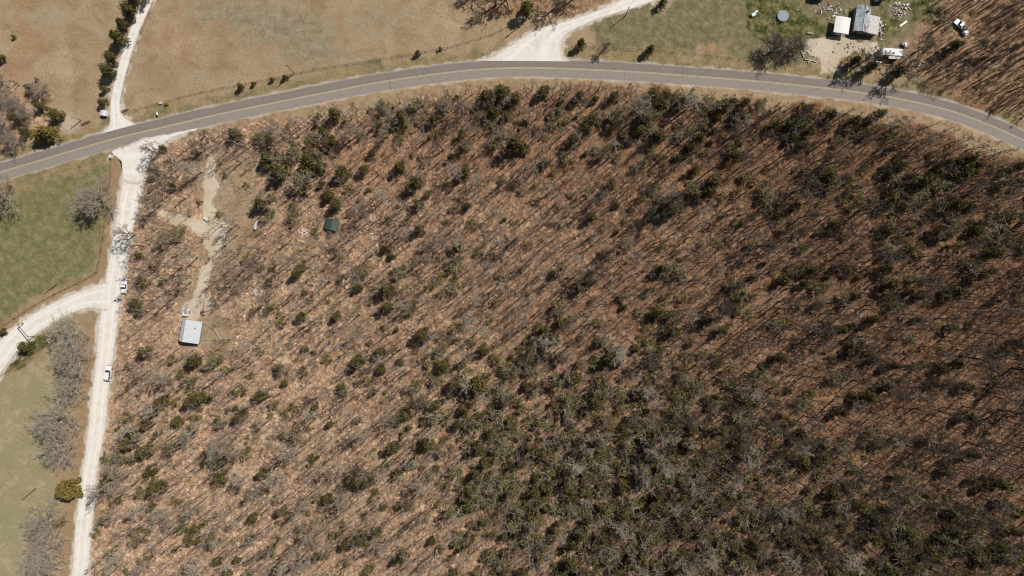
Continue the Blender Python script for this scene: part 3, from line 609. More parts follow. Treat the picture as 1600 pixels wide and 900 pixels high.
for x, y, t in trees:
    px, py = P(x, y)
    if n_ind < 226 and edge(px, py):
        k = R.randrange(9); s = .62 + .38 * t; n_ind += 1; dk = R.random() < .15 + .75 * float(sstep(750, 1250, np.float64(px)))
        zone = math.exp(-((px - 990) / 230) ** 2 - ((py - 730) / 170) ** 2)
        if R.random() < zone * .55 or (px < 520 and py > 560 and R.random() < .6):
            plant('bare_tree', uniq('spreading bare tree with pale limbs', x, y, 9 * s), 'bare tree', x, y, BIG[2 + k % 2][:2], ('trunk', 'crown'), s * .72, s * .8, R.random() * 6.28, 'bare trees of the wood'); continue
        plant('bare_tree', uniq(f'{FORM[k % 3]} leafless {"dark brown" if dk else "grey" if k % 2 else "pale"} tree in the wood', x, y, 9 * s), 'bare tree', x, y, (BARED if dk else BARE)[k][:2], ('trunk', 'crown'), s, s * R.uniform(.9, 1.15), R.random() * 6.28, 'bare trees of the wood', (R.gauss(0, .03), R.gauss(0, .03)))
    else:
        s = .62 + .8 * t; sap.append((R.randrange(10), x, y, s * R.uniform(.8, 1.2), s * R.uniform(.9, 1.35), R.random() * 6.28))
dkp = [q for q in sap if R.random() < .1 + .75 * float(sstep(700, 1250, np.float64(P(q[1], q[2])[0])))]; dks = set(map(id, dkp))  # more saplings towards the right get the bark with shade painted in
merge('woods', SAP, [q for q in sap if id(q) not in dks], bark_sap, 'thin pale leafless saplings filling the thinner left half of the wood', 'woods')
merge('woods', SAP, dkp, bark_shade, 'thin dark leafless saplings filling the shadier right half of the wood', 'woods')

# ------------------------------------------------------------------ trees outside the wood
def rtree(px, py, s, label, k=0, sz=None, mesh=ROUND, group=None):
    x, y = W(px, py); return plant('bare_tree', label, 'bare tree', x, y, mesh[k][:2], ('trunk', 'crown'), s * 1.42, (sz or s) * 1.05, R.random() * 6.28, group)
rtree(164, 314, 1.0, 'round bare grey tree at the pasture corner beside the gravel road', 0)
rtree(14, 307, 1.05, 'round bare tree at the photo\'s left edge under the asphalt road', 1)
ROW = 'bare trees along the pasture side of the gravel road'
rtree(122, 520, .95, 'bare grey tree of the roadside row, nearest the curved gravel driveway', 1, .9, group=ROW)
rtree(126, 562, .95, 'bare grey tree of the roadside row, second below the curved driveway', 2, .9, group=ROW)
rtree(122, 604, .7, 'small bare tree filling the low gap in the roadside row', 3, .7, group=ROW)
rtree(104, 648, 1.12, 'widest bare tree of the roadside row, above the golden cedar', 0, 1.05, group=ROW)
rtree(106, 692, .9, 'lower bare tree of the roadside row, just above the golden cedar', 3, .85, group=ROW)
rtree(82, 812, .95, 'bare tree touching the underside of the golden cedar', 2, .95, group=ROW)
rtree(84, 858, 1.05, 'lowest bare tree of the roadside row, near the photo\'s bottom edge', 1, 1.0, group=ROW)
def ced(px, py, d, label, gold=False, hs=1.0, group=None, k=None, mats=None):
    k = R.randrange(8) if k is None else k; s = d * S / 3.75; x, y = W(px, py); hm = 2.4 * s * hs; x *= 1 - hm / H; y *= 1 - hm / H
    return plant('cedar_tree', label, 'cedar tree', x, y, (CED[k][0], mats or CED[k][2 if gold else 1]), ('trunk', 'crown'), s, s * hs, R.random() * 6.28, group)
# one wide rounded golden cedar with a crown of its own
rng = random.Random(71); c_ = MB(); lob = []
for i in range(40):
    z = .6 + 5.0 * i / 40; rr = 3.7 * (1 - (z / 6.4) ** 2) ** .5; th = i * 2.4; q = rr * (.35 + .6 * rng.random()); lob.append(((q * math.cos(th), q * math.sin(th), z), (.95, .7)))
leaves(rng, c_, lob, 4200, .5); gold_big = mesh_of(c_, 'crown', gold_m)
x, y = W(105, 767); plant('cedar_tree', 'wide rounded golden cedar beside the gravel road', 'cedar tree', x * .985, y * .985, (CED[0][0], gold_big), ('trunk', 'crown'), 1.15, 1.15, 0)
ced(92, 816, 20, 'small olive cedar among bare limbs under the golden cedar', True, .8)
DR = 'cedars lining the upper gravel driveway'
for px, py, d, g, lab in ((214, -4, 26, 0, 'dark cedar at the driveway, cut off by the photo\'s top edge'), (205, 15, 25, 0, 'dark cedar of the driveway row, second from the top edge'), (195, 36, 19, 1, 'brownish cedar of the driveway row between two dark ones'), (188, 58, 27, 0, 'largest dark cedar of the upper driveway row'),
                         (177, 90, 20, 1, 'brownish cedar halfway down the driveway row'), (172, 110, 24, 0, 'dark cedar just under the brownish one halfway down the driveway'), (166, 139, 12, 0, 'small round cedar above the lowest one of the driveway row'), (164, 160, 14, 0, 'lowest small round cedar, just above the white pump house')):
    ced(px - 4, py, d * 1.22, lab, False, .9, DR)
for px, py, d, g, lab in ((87, 180, 27, 0, 'round dark cedar at the right edge of the upper left thicket'), (75, 207, 34, 1, 'long olive cedar at the road side of the upper left thicket'), (62, 212, 28, 1, 'olive cedar beside the long one in the upper left thicket'), (62, 166, 20, 0, 'dark cedar at the top of the upper left thicket'), (46, 137, 18, 0, 'small dark cedar above the upper left thicket'),
                         (24, 185, 22, 0, 'dark cedar inside the upper left thicket of bare trees'), (38, 206, 22, 0, 'dark cedar low in the upper left thicket'), (2, 90, 16, 0, 'dark cedar at the photo\'s left edge above the thicket'), (57, 124, 8, 0, 'tiny cedar in the dry field above the thicket'), (21, 57, 9, 1, 'tiny olive cedar alone in the dry field')):
    ced(px, py, d, lab, bool(g), .85)
for k, (px, py, s) in enumerate(((8, 160, .85), (10, 200, .8), (30, 165, .6), (70, 145, .6), (28, 225, .65), (48, 180, .55), (5, 130, .6))):
    rtree(px, py, s * .85, ('bare grey tree', 'bare bushy tree', 'low bare tree', 'small bare tree', 'low bushy bare tree', 'thin bare tree', 'bare leafless tree')[k] + ' in the upper left thicket, ' + ('at the photo\'s edge', 'under the topmost one', 'beside a dark cedar', 'by the dry field', 'nearest the asphalt road', 'between two cedars', 'furthest from the asphalt road')[k], k % 4, None, ROUNDG)
ced(39, 542, 27, 'bushy green cedar between the curved driveway and its lower fence', False, .7); ced(5, 518, 16, 'dark shrub-like cedar above the curved driveway at the photo\'s left edge', False, .6)
for px, py, d, lab in ((908, 68, 21, 'dark cedar right beside the top gravel entrance'), (1016, 77, 20, 'lone dark cedar by the field fence above the asphalt road'), (822, 14, 30, 'tall dark cedar among bare trees left of the top gravel entrance'), (1036, 4, 18, 'dark cedar at the top edge right of the gravel entrance'), (1491, 72, 27, 'dark bushy cedar right of the junk yard'), (1535, 92, 12, 'small dark cedar by a long trunk shadow in the right hand wood'),
                     (653, 83, 12, 'small cedar on the field fence line above the road, left one of two'), (688, 76, 8, 'tiny cedar on the field fence line above the road, right one of two'), (445, 121, 11, 'small cedar beside the leaning utility pole in the dry field'), (425, 124, 9, 'tiny brown cedar left of the leaning utility pole'), (376, 135, 14, 'low cedar at the lower edge of the dry field'), (396, 131, 9, 'tiny cedar right of the low one at the field\'s edge'),
                     (1360, 105, 24, 'black-looking cedar by the roadside under the camper'), (1335, 96, 26, 'dark cedar beside the dirt yard entrance'), (1405, 112, 24, 'dark cedar between the camper and the asphalt road')):
    ced(px, py, d, lab)
for k, (px, py, s, sz, lab) in enumerate(((1205, 82, 1.0, .9, 'bare dark tree left of the dirt yard'), (1235, 80, .85, .8, 'bare tangled tree beside the dirt yard, by white logs'), (1334, 106, .8, .9, 'bare tree right of the mouth of the dirt yard'), (1356, 101, .8, .9, 'bare tree between the dirt yard mouth and the camper'), (1400, 118, 1.0, 1.0, 'bare spreading tree over the road edge under the camper'),
                                         (1425, 85, .8, 1.0, 'bare thin tree right of the camper'), (775, 8, 1.0, 1.0, 'bare tree over the dry field at the top edge'), (800, -8, 1.0, 1.0, 'bare tree at the top edge beside a dark cedar'), (868, 12, .95, .9, 'bare tree beside the top gravel entrance'), (750, -14, .9, .9, 'leftmost bare tree of the group at the top edge'), (900, -6, .9, .9, 'bare tree at the top edge leaning to the gravel entrance'), (945, 78, .5, .5, 'small bare tree by the fence right of the gravel entrance'))):
    rtree(px, py, s * .75, lab, k % 4, sz * .8, BIGD if k > 1 else ROUNDD)
k = 0
while k < 60:
    px, py = R.uniform(1430, 1660), R.uniform(-50, 200); x, y = W(px, py)
    if not inside(np.array([x]), np.array([y]), EASTP)[0] or R.random() > .35 + .65 * (px - 1430) / 200: continue
    if seg_dist(np.array([x]), np.array([y]), road_c[::4])[0] < 7.5 or math.hypot(px - 1498, py - 46) < 26 or math.hypot(px - 1440, py - 60) < 30: continue
    j = R.randrange(9); s = R.uniform(.65, 1.0)
    if edge(px, py): plant('bare_tree', uniq(f'{FORM[j % 3]} leafless dark brown tree beyond the junk yard', x, y, 9 * s), 'bare tree', x, y, BARED[j][:2], ('trunk', 'crown'), s, s, R.random() * 6.28, 'bare trees right of the junk yard')
    k += 1
pl = []
while len(pl) < 560:
    px, py = R.uniform(1430, 1700), R.uniform(-60, 230); x, y = W(px, py)
    if inside(np.array([x]), np.array([y]), EASTP)[0] and seg_dist(np.array([x]), np.array([y]), road_c[::4])[0] > 7 and math.hypot(px - 1498, py - 46) > 22: s = R.uniform(.5, 1.0); pl.append((R.randrange(10), x, y, s, s, R.random() * 6.28))
for _ in range(40):
    px, py = R.uniform(735, 1000), R.uniform(-50, 20); x, y = W(px, py)
    if inside(np.array([x]), np.array([y]), poly_w(TOPW))[0] and px + 2 * py < 860: s = R.uniform(.4, .8); pl.append((R.randrange(10), x, y, s, s, R.random() * 6.28))
for _ in range(60):
    px, py = R.uniform(-30, 100), R.uniform(110, 240); x, y = W(px, py)
    if inside(np.array([x]), np.array([y]), poly_w(NWW))[0]: s = R.uniform(.3, .6); pl.append((R.randrange(10), x, y, s * 1.4, s, R.random() * 6.28))
merge('woods', SAP, pl, bark_shade, 'thin leafless saplings of the thickets beyond the asphalt road', 'woods')
k = 0
while k < 34:
    px, py = R.uniform(1432, 1592), R.uniform(8, 150); x, y = W(px, py)
    if not inside(np.array([x]), np.array([y]), EASTP)[0] or seg_dist(np.array([x]), np.array([y]), road_c[::4])[0] < 8 or math.hypot(px - 1500, py - 46) < 20: continue
    j = R.randrange(8); sz = R.uniform(.4, .85); k += 1
    plant('shrub', uniq('low olive shrub beyond the junk yard', x, y, 1), 'shrub', x, y, SHR[j][:2], ('stems', 'crown'), sz, sz * .8, R.random() * 6.28, 'shrubs right of the junk yard')
x, y = W(262, 162); plant('flowering_shrub', 'small bright yellow flowering shrub on the grass verge of the asphalt road', 'shrub', x, y, (SHR[0][0], None), ('stems',), .45, .5, 0)
ys = [o for o in C.objects if o.name.startswith('flowering_shrub')][0]
yc = MB(); leaves(random.Random(4), yc, [((0, 0, 2), (1.6, 1.4)), ((.8, .3, 1.6), (1, 1)), ((-.9, -.2, 1.5), (1, .9))], 500, .45); link('crown', mesh_of(yc, 'crown', yellow_m), ys)

straw = foliage('straw_tufts', [(0, (.16, .125, .07)), (.5, (.29, .225, .135)), (1, (.5, .41, .28))], (.26, .2, .1))
V = []; F = []
T = NR.uniform((-30, -30), (1640, 930), (60000, 2)); TX = (T[:, 0] - 800) * S; TY = (450 - T[:, 1]) * S
ok = ~inside(TX, TY, WOODP) & (seg_dist(TX, TY, road_c[::3]) > 4.6) & (vnoise(TX, TY, 9, 91) + vnoise(TX, TY, 2.5, 92) * .7 > .78)
for p_ in gpolys + [DIRTY]: ok &= sd(TX, TY, p_) < -1.0
TX, TY = TX[ok], TY[ok]; n = len(TX)
for j in range(3):
    th = NR.random(n) * 6.28; L = NR.uniform(.1, .34, n); hh = NR.uniform(.06, .2, n); w = L * .4; c_, s_ = np.cos(th), np.sin(th)
    V.append(np.stack([np.c_[TX - s_ * w, TY + c_ * w, 0 * TX], np.c_[TX + s_ * w, TY - c_ * w, 0 * TX], np.c_[TX + c_ * L + s_ * w * .4, TY + s_ * L - c_ * w * .4, hh], np.c_[TX + c_ * L - s_ * w * .4, TY + s_ * L + c_ * w * .4, hh]], 1).reshape(-1, 3))
V = np.vstack(V); F = np.arange(len(V)).reshape(-1, 4); print('tufts', n)
tag(link('grass', np_mesh('grass', V, F, straw)), 'straw coloured grass tufts dotted over the open fields and verges', 'grass', None, 'stuff')

# ------------------------------------------------------------------ materials for built things
white = paint('white_paint', (.66, .65, .62), .5, .4, .06, 1.2, 0, (.35, .3, .24), .3)
car_white = paint('car_white_paint', (.78, .78, .78), .25, .5, .03, .8, 0, (.5, .46, .4), .2)
glass = paint('dark_glass', (.02, .024, .028), .08, .6, .1, 1, 0, (.05, .05, .05), .2)
rubber = paint('tyre_rubber', (.025, .024, .023), .9, .1)
dark = paint('dark_metal', (.06, .055, .05), .6, .3)
chrome = paint('bright_metal', (.5, .5, .5), .35, .5, .1, 1, .8)
galv = paint('galvanised_roof', (.58, .61, .62), .5, .35, .08, .7, 0.0, (.33, .33, .31), .35)
galv2 = paint('old_galvanised_roof', (.42, .47, .49), .5, .35, .2, .5, .15, (.2, .08, .035), .95)
m, nt, b = new_mat('rusty_galvanised_roof', .5, .3); v = objc(nt); mp = nt.nodes.new('ShaderNodeMapping'); mp.inputs['Scale'].default_value = (1.0, .3, .3); nt.links.new(v, mp.inputs['Vector'])
a = ramp(nt, noise(nt, mp.outputs[0], 1.2, 5, .7), [(.35, (.26, .31, .33)), (.55, (.42, .48, .5)), (.7, (.56, .58, .57))])
a = mix(nt, maprange(nt, noise(nt, v, .33, 6, .75, .5), .5, .6, 0, .85), a, (.16, .07, .04)); a = mix(nt, maprange(nt, noise(nt, v, 1.4, 5, .8), .56, .66, 0, .6), a, (.1, .07, .06))
nt.links.new(a, b.inputs['Base Color']); galv2 = m
galv3 = paint('pale_roof_sheet', (.4, .38, .35), .5, .35, .15, .6, .1, (.3, .18, .12), .6)
wood_m = paint('weathered_wood', (.2, .165, .13), .85, .1, .25, 3)
pale_wood = paint('pale_wood', (.5, .46, .4), .85, .1, .15, 3)
brown_wood = paint('brown_wood', (.11, .065, .04), .85, .1, .25, 3)
siding = paint('grey_siding', (.3, .29, .27), .8, .2, .1, 1)
green_m = paint('green_tarp', (.075, .12, .105), .6, .25, .5, 1.6, 0, (.2, .19, .15), .75)
teal = paint('teal_stripe', (.12, .36, .38), .4, .4)
lblue = paint('pale_blue_plastic', (.5, .66, .68), .5, .4, .08, 1, 0, (.4, .4, .36), .2)
greyb = paint('grey_blue_mat', (.25, .3, .34), .6, .3, .12, 3, 0, (.17, .18, .18), .3)
red_m = paint('faded_red', (.35, .07, .05), .6, .3)
lamp_m = paint('lamp_lens', (.6, .55, .5), .2, .5); tail_m = paint('tail_lens', (.4, .03, .02), .3, .5)

# ------------------------------------------------------------------ vehicles
def wheels(root, xs, y, r=.38, w=.24):
    for xx in xs:
        for s in (-1, 1):
            wb = MB(); wb.tube([(xx, s * y - w / 2, r), (xx, s * y + w / 2, r)], r, 16); wo = wb.build('wheel', rubber, root, .03)
            rb = MB(); rb.tube([(xx, s * (y + w / 2 - .03) - .03, r), (xx, s * (y + w / 2 - .03) + .045, r)], r * .58, 12); rb.build('rim', chrome, wo)
def pickup(label, px, py, rz, suv=False, load=None, group=None, L=5.7, name='pickup_truck', cat='pickup truck'):
    o = thing(name, label, cat, px, py, rz, group); h = L / 2; w = .98     # x is forward
    b = MB()
    side = [(-h, .55), (-h, 1.05), (.35, 1.08), (h - 1.75, 1.08), (h - .25, .98), (h, .8), (h, .45), (h - .5, .4), (-h + .4, .4)]
    if not suv:
        b.prism([(-.5, .4), (-.5, 1.08), (h - 1.6, 1.1), (h - .25, .98), (h, .8), (h, .45)], -w, w)
        b.box((-h / 2 - .25, w - .06, .78), (h - .5, .12, .66)); b.box((-h / 2 - .25, -w + .06, .78), (h - .5, .12, .66)); b.box((-h + .05, 0, .78), (.1, 2 * w - .26, .62))
        b.box((-h / 2 - .25, 0, .56), (h - .52, 2 * w - .25, .12))
    else:
        b.prism([(-h, .42), (-h, 1.08), (h - 1.6, 1.1), (h - .25, .98), (h, .8), (h, .45)], -w, w)
    b.build('body', car_white, o, .06)
    x0, x1 = (-.45, h - 1.55) if not suv else (-h + .12, h - 1.5)
    r0, r1 = (x0 + .3, x1 - .72) if not suv else (x0 + .45, x1 - .75)
    g = MB(); zt = 1.72
    v = [(x0, -w + .04, 1.09), (x1, -w + .04, 1.09), (x1, w - .04, 1.09), (x0, w - .04, 1.09), (r0, -w + .22, zt), (r1, -w + .22, zt), (r1, w - .22, zt), (r0, w - .22, zt)]
    g.add(v, [(0, 1, 5, 4), (1, 2, 6, 5), (2, 3, 7, 6), (3, 0, 4, 7), (4, 5, 6, 7)]).build('windows', glass, o)
    rf = MB(); rf.box(((r0 + r1) / 2, 0, zt + .03), (r1 - r0 + .12, 2 * w - .36, .08)); ro = rf.build('cab_roof', car_white, o, .03)
    pb = MB()
    for s in (-1, 1):
        for a, c in ((1, 5), (0, 4)):
            A = Vector(v[a]); Bv = Vector(v[c]); A.y *= s * -1 if s > 0 else 1; Bv.y *= s * -1 if s > 0 else 1
            pb.tube([A, Bv], .05, 4)
        xm = (r0 + r1) / 2; pb.tube([(xm, s * (w - .02), 1.09), (xm, s * (w - .2), zt)], .05, 4)
    pb.build('pillars', car_white, o)
    for s in (-1, 1):
        q = MB(); q.box((h - .06, s * .7, .74), (.12, .4, .16)); q.build('headlight', lamp_m, o)
        q = MB(); q.box((-h + .0, s * .84, .85), (.08, .14, .3)); q.build('taillight', tail_m, o)
        q = MB(); q.box((x1 - .25, s * (w + .12), 1.15), (.1, .2, .16)); q.build('mirror', car_white, o)
    q = MB(); q.box((h + .05, 0, .5), (.16, 2 * w, .18)); q.build('front_bumper', dark, o, .03)
    q = MB(); q.box((-h - .06, 0, .52), (.14, 2 * w, .16)); q.build('rear_bumper', chrome, o, .03)
    wheels(o, (h - 1.0, -h + 1.15), w - .1)
    return o
pickup('white pickup truck parked on the gravel road, hood pointing away from the asphalt road', 196, 446, math.radians(-94))
for px, py, c_, lab in ((199, 437, dark, 'dark box lying in the bed of the upper white pickup truck'),):
    t = thing('cargo_box', lab, 'box', px - 2.6, py + .3, .1, None, .62); MB().box((0, 0, .16), (.5, .6, .32)).build('body', c_, t, .02); MB().box((0, 0, .345), (.54, .64, .05)).build('lid', c_, t, .01)
pickup('white sport utility car parked low on the gravel road, hood towards the asphalt road', 171, 583, math.radians(83), True, L=5.3, name='parked_car', cat='car')
pickup('white car with dark windscreen parked among junk right of the camper', 1496, 38, math.radians(139), True, L=3.5, name='parked_car', cat='car')
pickup('pale car mostly hidden under the white carport roof', 1309, 46, math.radians(-99), True, L=4.6, name='parked_car', cat='car')

def camper(label, px, py, rz, L=7.6, wd=2.5, hh=2.7):
    o = thing('camper_trailer', label, 'camper', px, py, rz); h = L / 2
    b = MB(); b.prism([(-h, .75), (-h, 2.2), (-h + .5, hh), (h - .25, hh), (h, 2.3), (h, .9), (h - .5, .5), (-h + .4, .5)], -wd / 2, wd / 2); b.build('body', white, o, .06)
    for k, xx in enumerate((-2.6, -.9, .4, 2.6)):
        q = MB(); q.box((xx, (-.3, .35, -.5, .2)[k], hh + .06), ((.45, .35, .75, .4)[k], (.45, .35, .7, .4)[k], .14)); q.build('roof_vent', (dark, glass, dark, white)[k], o, .02)
    q = MB(); q.box((-h + .75, 0, hh + .012), (.5, wd - .15, .02)); q.build('stripe', teal, o)
    q = MB(); q.box((-h + 1.25, 0, hh + .012), (.14, wd - .15, .02)); q.build('stripe', teal, o)
    for xx in (-2.4, 0, 2.4):
        q = MB(); q.box((xx, -wd / 2 - .012, 1.75), (1.0, .03, .6)); q.build('window', glass, o)
    q = MB(); q.box((1.2, -wd / 2 - .015, 1.4), (.7, .035, 1.7)); q.build('door', galv3, o)
    a = MB(); a.add([(-.9, -wd / 2 - .02, 2.35), (h - .5, -wd / 2 - .02, 2.35), (h - .5, -wd / 2 - 1.0, 2.15), (-.9, -wd / 2 - 1.0, 2.15), (-.9, -wd / 2 - .02, 2.31), (h - .5, -wd / 2 - .02, 2.31), (h - .5, -wd / 2 - 1.0, 2.11), (-.9, -wd / 2 - 1.0, 2.11)],
                [(0, 3, 2, 1), (4, 5, 6, 7), (0, 1, 5, 4), (2, 3, 7, 6), (1, 2, 6, 5), (3, 0, 4, 7)]); ao = a.build('awning', white, o)
    for xx in (-.8, h - .6):
        q = MB(); q.tube([(xx, -wd / 2 - .95, 2.12), (xx, -wd / 2 - .08, .9)], .025, 6); q.build('awning_arm', chrome, ao)
    wheels(o, (-.3, .5), wd / 2 - .15, .36, .22)
    q = MB(); q.tube([(h, .6, .5), (h + 1.2, 0, .5)], .05, 6); q.tube([(h, -.6, .5), (h + 1.2, 0, .5)], .05, 6); q.tube([(h + 1.1, 0, 0), (h + 1.1, 0, .55)], .05, 6); q.build('tow_frame', dark, o)
camper('long white camper with teal stripes and an awning near the asphalt road', 1388, 85, math.radians(-4))

def trailer(label, px, py, rz, L, wd, mat, cargo=None, name='utility_trailer'):
    o = thing(name, label, 'trailer', px, py, rz); h = L / 2
    b = MB(); b.box((0, 0, .62), (L, wd, .1)); b.box((0, wd / 2 - .04, .9), (L, .08, .46)); b.box((0, -wd / 2 + .04, .9), (L, .08, .46)); b.box((-h + .04, 0, .9), (.08, wd - .18, .46)); b.box((h - .04, 0, .9), (.08, wd - .18, .46)); b.build('bed', mat, o, .02)
    q = MB(); q.tube([(h, wd * .35, .55), (h + 1.1, 0, .5)], .05, 6); q.tube([(h, -wd * .35, .55), (h + 1.1, 0, .5)], .05, 6); q.tube([(h + 1.05, 0, 0), (h + 1.05, 0, .6)], .045, 6); q.build('drawbar', dark, o)
    wheels(o, (0,), wd / 2 + .12, .32, .2)
    if cargo:
        rg = random.Random(int(px)); c_ = MB()
        for k in range(5): c_.box((rg.uniform(-h * .6, h * .6), rg.uniform(-wd * .25, wd * .25), .85 + .12 * k), (rg.uniform(.5, 1.1), rg.uniform(.4, .9), .25), rg.random() * 3)
        c_.build('load', cargo, o, .02)
    return o
trailer('white loaded trailer with drawbar above the metal-roofed cabin', 292, 487, math.radians(84), 3.0, 2.0, white, galv3)
trailer('small white cart with a red load beside the metal-roofed cabin', 319.5, 487, math.radians(96), 2.0, 1.2, white, red_m)
trailer('green tarp covered trailer behind the white car right of the junk yard', 1503, 46.5, math.radians(139), 2.4, 1.7, dark, green_m)
trailer('white low trailer at the end of the line of vehicles right of the junk yard', 1506, 52.5, math.radians(139), 1.9, 1.5, white, white)
trailer('small white box trailer just above the camper', 1412, 70.5, math.radians(-30), 2.0, 1.3, white, white)

# ------------------------------------------------------------------ buildings
def roof_sheet(pts_top, thick, mat, name, parent, along, ribs=0.0, step=.3):
    """sloping sheet with raised ribs; pts_top = 4 corners (eave0, eave1, ridge1, ridge0)"""
    a, b_, c_, d = (Vector(p) for p in pts_top); n = (b_ - a).cross(d - a).normalized()
    if n.z < 0: n = -n
    q = MB(); v = [a, b_, c_, d]; q.add([p - n * thick for p in v] + v, [(3, 2, 1, 0), (4, 5, 6, 7), (0, 1, 5, 4), (1, 2, 6, 5), (2, 3, 7, 6), (3, 0, 4, 7)])
    o = q.build(name, mat, parent)
    if ribs:
        L = (b_ - a).length; k = int(L / step); r = MB()
        for i in range(k + 1):
            t = min(max(i / k, .01), .99); r.tube([a.lerp(b_, t) + n * .01, d.lerp(c_, t) + n * .01], ribs, 4)
        r.build('roof_rib', mat, o)
    return o
def gable_house(o, x0, x1, xr, y0, y1, he0, he1, hr, wall_m, roofA, roofB, over=.3, doors=(), wins=()):
    """ridge along y at x = xr; eave heights he0 (x0) and he1 (x1)"""
    MB().prism([(x0 + over, 0), (x0 + over, he0 - .05), (xr, hr - .14), (x1 - over, he1 - .05), (x1 - over, 0)], y0 + over, y1 - over).build('wall', wall_m, o)
    roof_sheet([(x0, y1, he0), (x0, y0, he0), (xr, y0, hr), (xr, y1, hr)], .06, roofA, 'roof', o, 'y', .022, .5)
    roof_sheet([(x1, y0, he1), (x1, y1, he1), (xr, y1, hr), (xr, y0, hr)], .06, roofB, 'roof', o, 'y', .022, .5)
    MB().tube([(xr, y0 - .02, hr + .02), (xr, y1 + .02, hr + .02)], .09, 6).build('ridge_cap', roofB, o)
    for (xx, zz, ww, hh, kind) in doors:
        d = MB().box((xx, y0 + over - .02, hh / 2), (ww, .06, hh)).build('door', brown_wood, o); MB().tube([(xx + ww * .35, y0 + over - .09, 1), (xx + ww * .35, y0 + over - .04, 1)], .03, 6).build('handle', chrome, d)
    for (xx, zz, ww, hh) in wins:
        f = MB().box((xx, y0 + over - .02, zz), (ww + .16, .06, hh + .16)).build('window', white, o); MB().box((xx, y0 + over - .06, zz), (ww, .04, hh)).build('pane', glass, f)
for px, py, sz, lab in ((517, 365, .75, 'olive shrub growing against the lower side of the green tarp shelter'), (528, 342, .7, 'olive shrub behind the green tarp shelter')):
    x, y = W(px, py); plant('shrub', lab, 'shrub', x, y, SHR[2][:2], ('stems', 'crown'), sz, sz, px)
x, y = W(508, 343); plant('bare_tree', 'thin bare tree leaning over the green tarp shelter', 'bare tree', x, y, BARE[1][:2], ('trunk', 'crown'), .6, .6, 1)
cab_o = thing('metal_roofed_cabin', 'small cabin with a pale metal roof standing alone in the wood', 'cabin', 304, 517.5, math.radians(-9.5))
gable_house(cab_o, -4.1, 3.2, -2.2, -4.0, 4.0, 2.0, 2.2, 3.2, siding, galv, galv, .3, [(1.2, 0, .95, 2.0, 0)], [(-.8, 1.3, .9, .8)])
MB().tube([(1.4, 1.6, 2.2), (1.4, 1.6, 3.5)], .1, 8).build('stove_pipe', dark, cab_o)

hse = thing('old_house', 'old house with a rusty blue grey metal roof and an add-on', 'house', 1342.5, 33, math.radians(-8.5))
gable_house(hse, -2.7, 2.4, .0, -4.9, 4.6, 2.6, 2.7, 3.6, siding, galv2, galv2, .3, [(-1.2, 0, .9, 2.0, 0)], [(1.0, 1.4, .9, .9)])
MB().prism([(2.45, 0), (2.45, 2.55), (6.0, 2.1), (6.0, 0)], -4.6, 1.3).build('add_on', siding, hse)
roof_sheet([(6.3, -4.9, 2.15), (6.3, 1.6, 2.15), (2.42, 1.6, 2.68), (2.42, -4.9, 2.68)], .06, galv3, 'roof', hse, 'y', .03, .45)
MB().box((.9, 2.2, 3.6), (.5, .5, 1.2)).build('chimney', paint('old_brick', (.25, .1, .07), .9), hse)

cp = thing('carport', 'flat white roofed carport beside the rusty old house', 'carport', 1310.5, 43.5, math.radians(-9))
q = MB(); n = 10
pr = [(-2.7 + 5.4 * i / n, 2.6 + .22 * math.sin(PI * i / n)) for i in range(n + 1)]; q.prism(pr + [(xx, zz - .08) for xx, zz in pr[::-1]], -2.95, 2.95); q.build('roof', white, cp)
for sx in (-2.5, 2.5):
    for sy in (-2.7, 0, 2.7): MB().tube([(sx, sy, 0), (sx, sy, 2.56)], .05, 6).build('post', chrome, cp)
for lab, px, py, wx, wy, rz in (('pale roofed shed cut off by the top edge, left of the rusty house', 1276, -10, 5.0, 5.0, -.1), ('small white shed cut off by the top edge, above the rusty house', 1372.5, -4, 3.2, 3.6, 0)):
    o = thing('garden_shed', lab, 'shed', px, py, rz); gable_house(o, -wx / 2, wx / 2, 0, -wy / 2, wy / 2, 2.2, 2.2, 2.9, white, galv3, galv3, .15, [(0, 0, .9, 1.9, 0)], [(wx * .3, 1.2, .5, .5)])
gs = thing('tarp_shelter', 'dark green tarp shelter with a ridge in the wood', 'shelter', 520, 352, math.radians(-14))
gable_house(gs, -2.5, 2.2, .3, -1.8, 2.0, 1.1, 1.5, 2.7, green_m, green_m, green_m, .1, [(0.2, 0, .8, 1.3, 0)], [])
ph = thing('pump_house', 'small white pump house at the foot of the upper driveway', 'pump house', 165, 178, math.radians(-8))
gable_house(ph, -1.15, 1.15, 0, -1.0, 1.0, 1.35, 1.35, 1.8, white, white, galv, .1, [(0, 0, .7, 1.2, 0)], [])

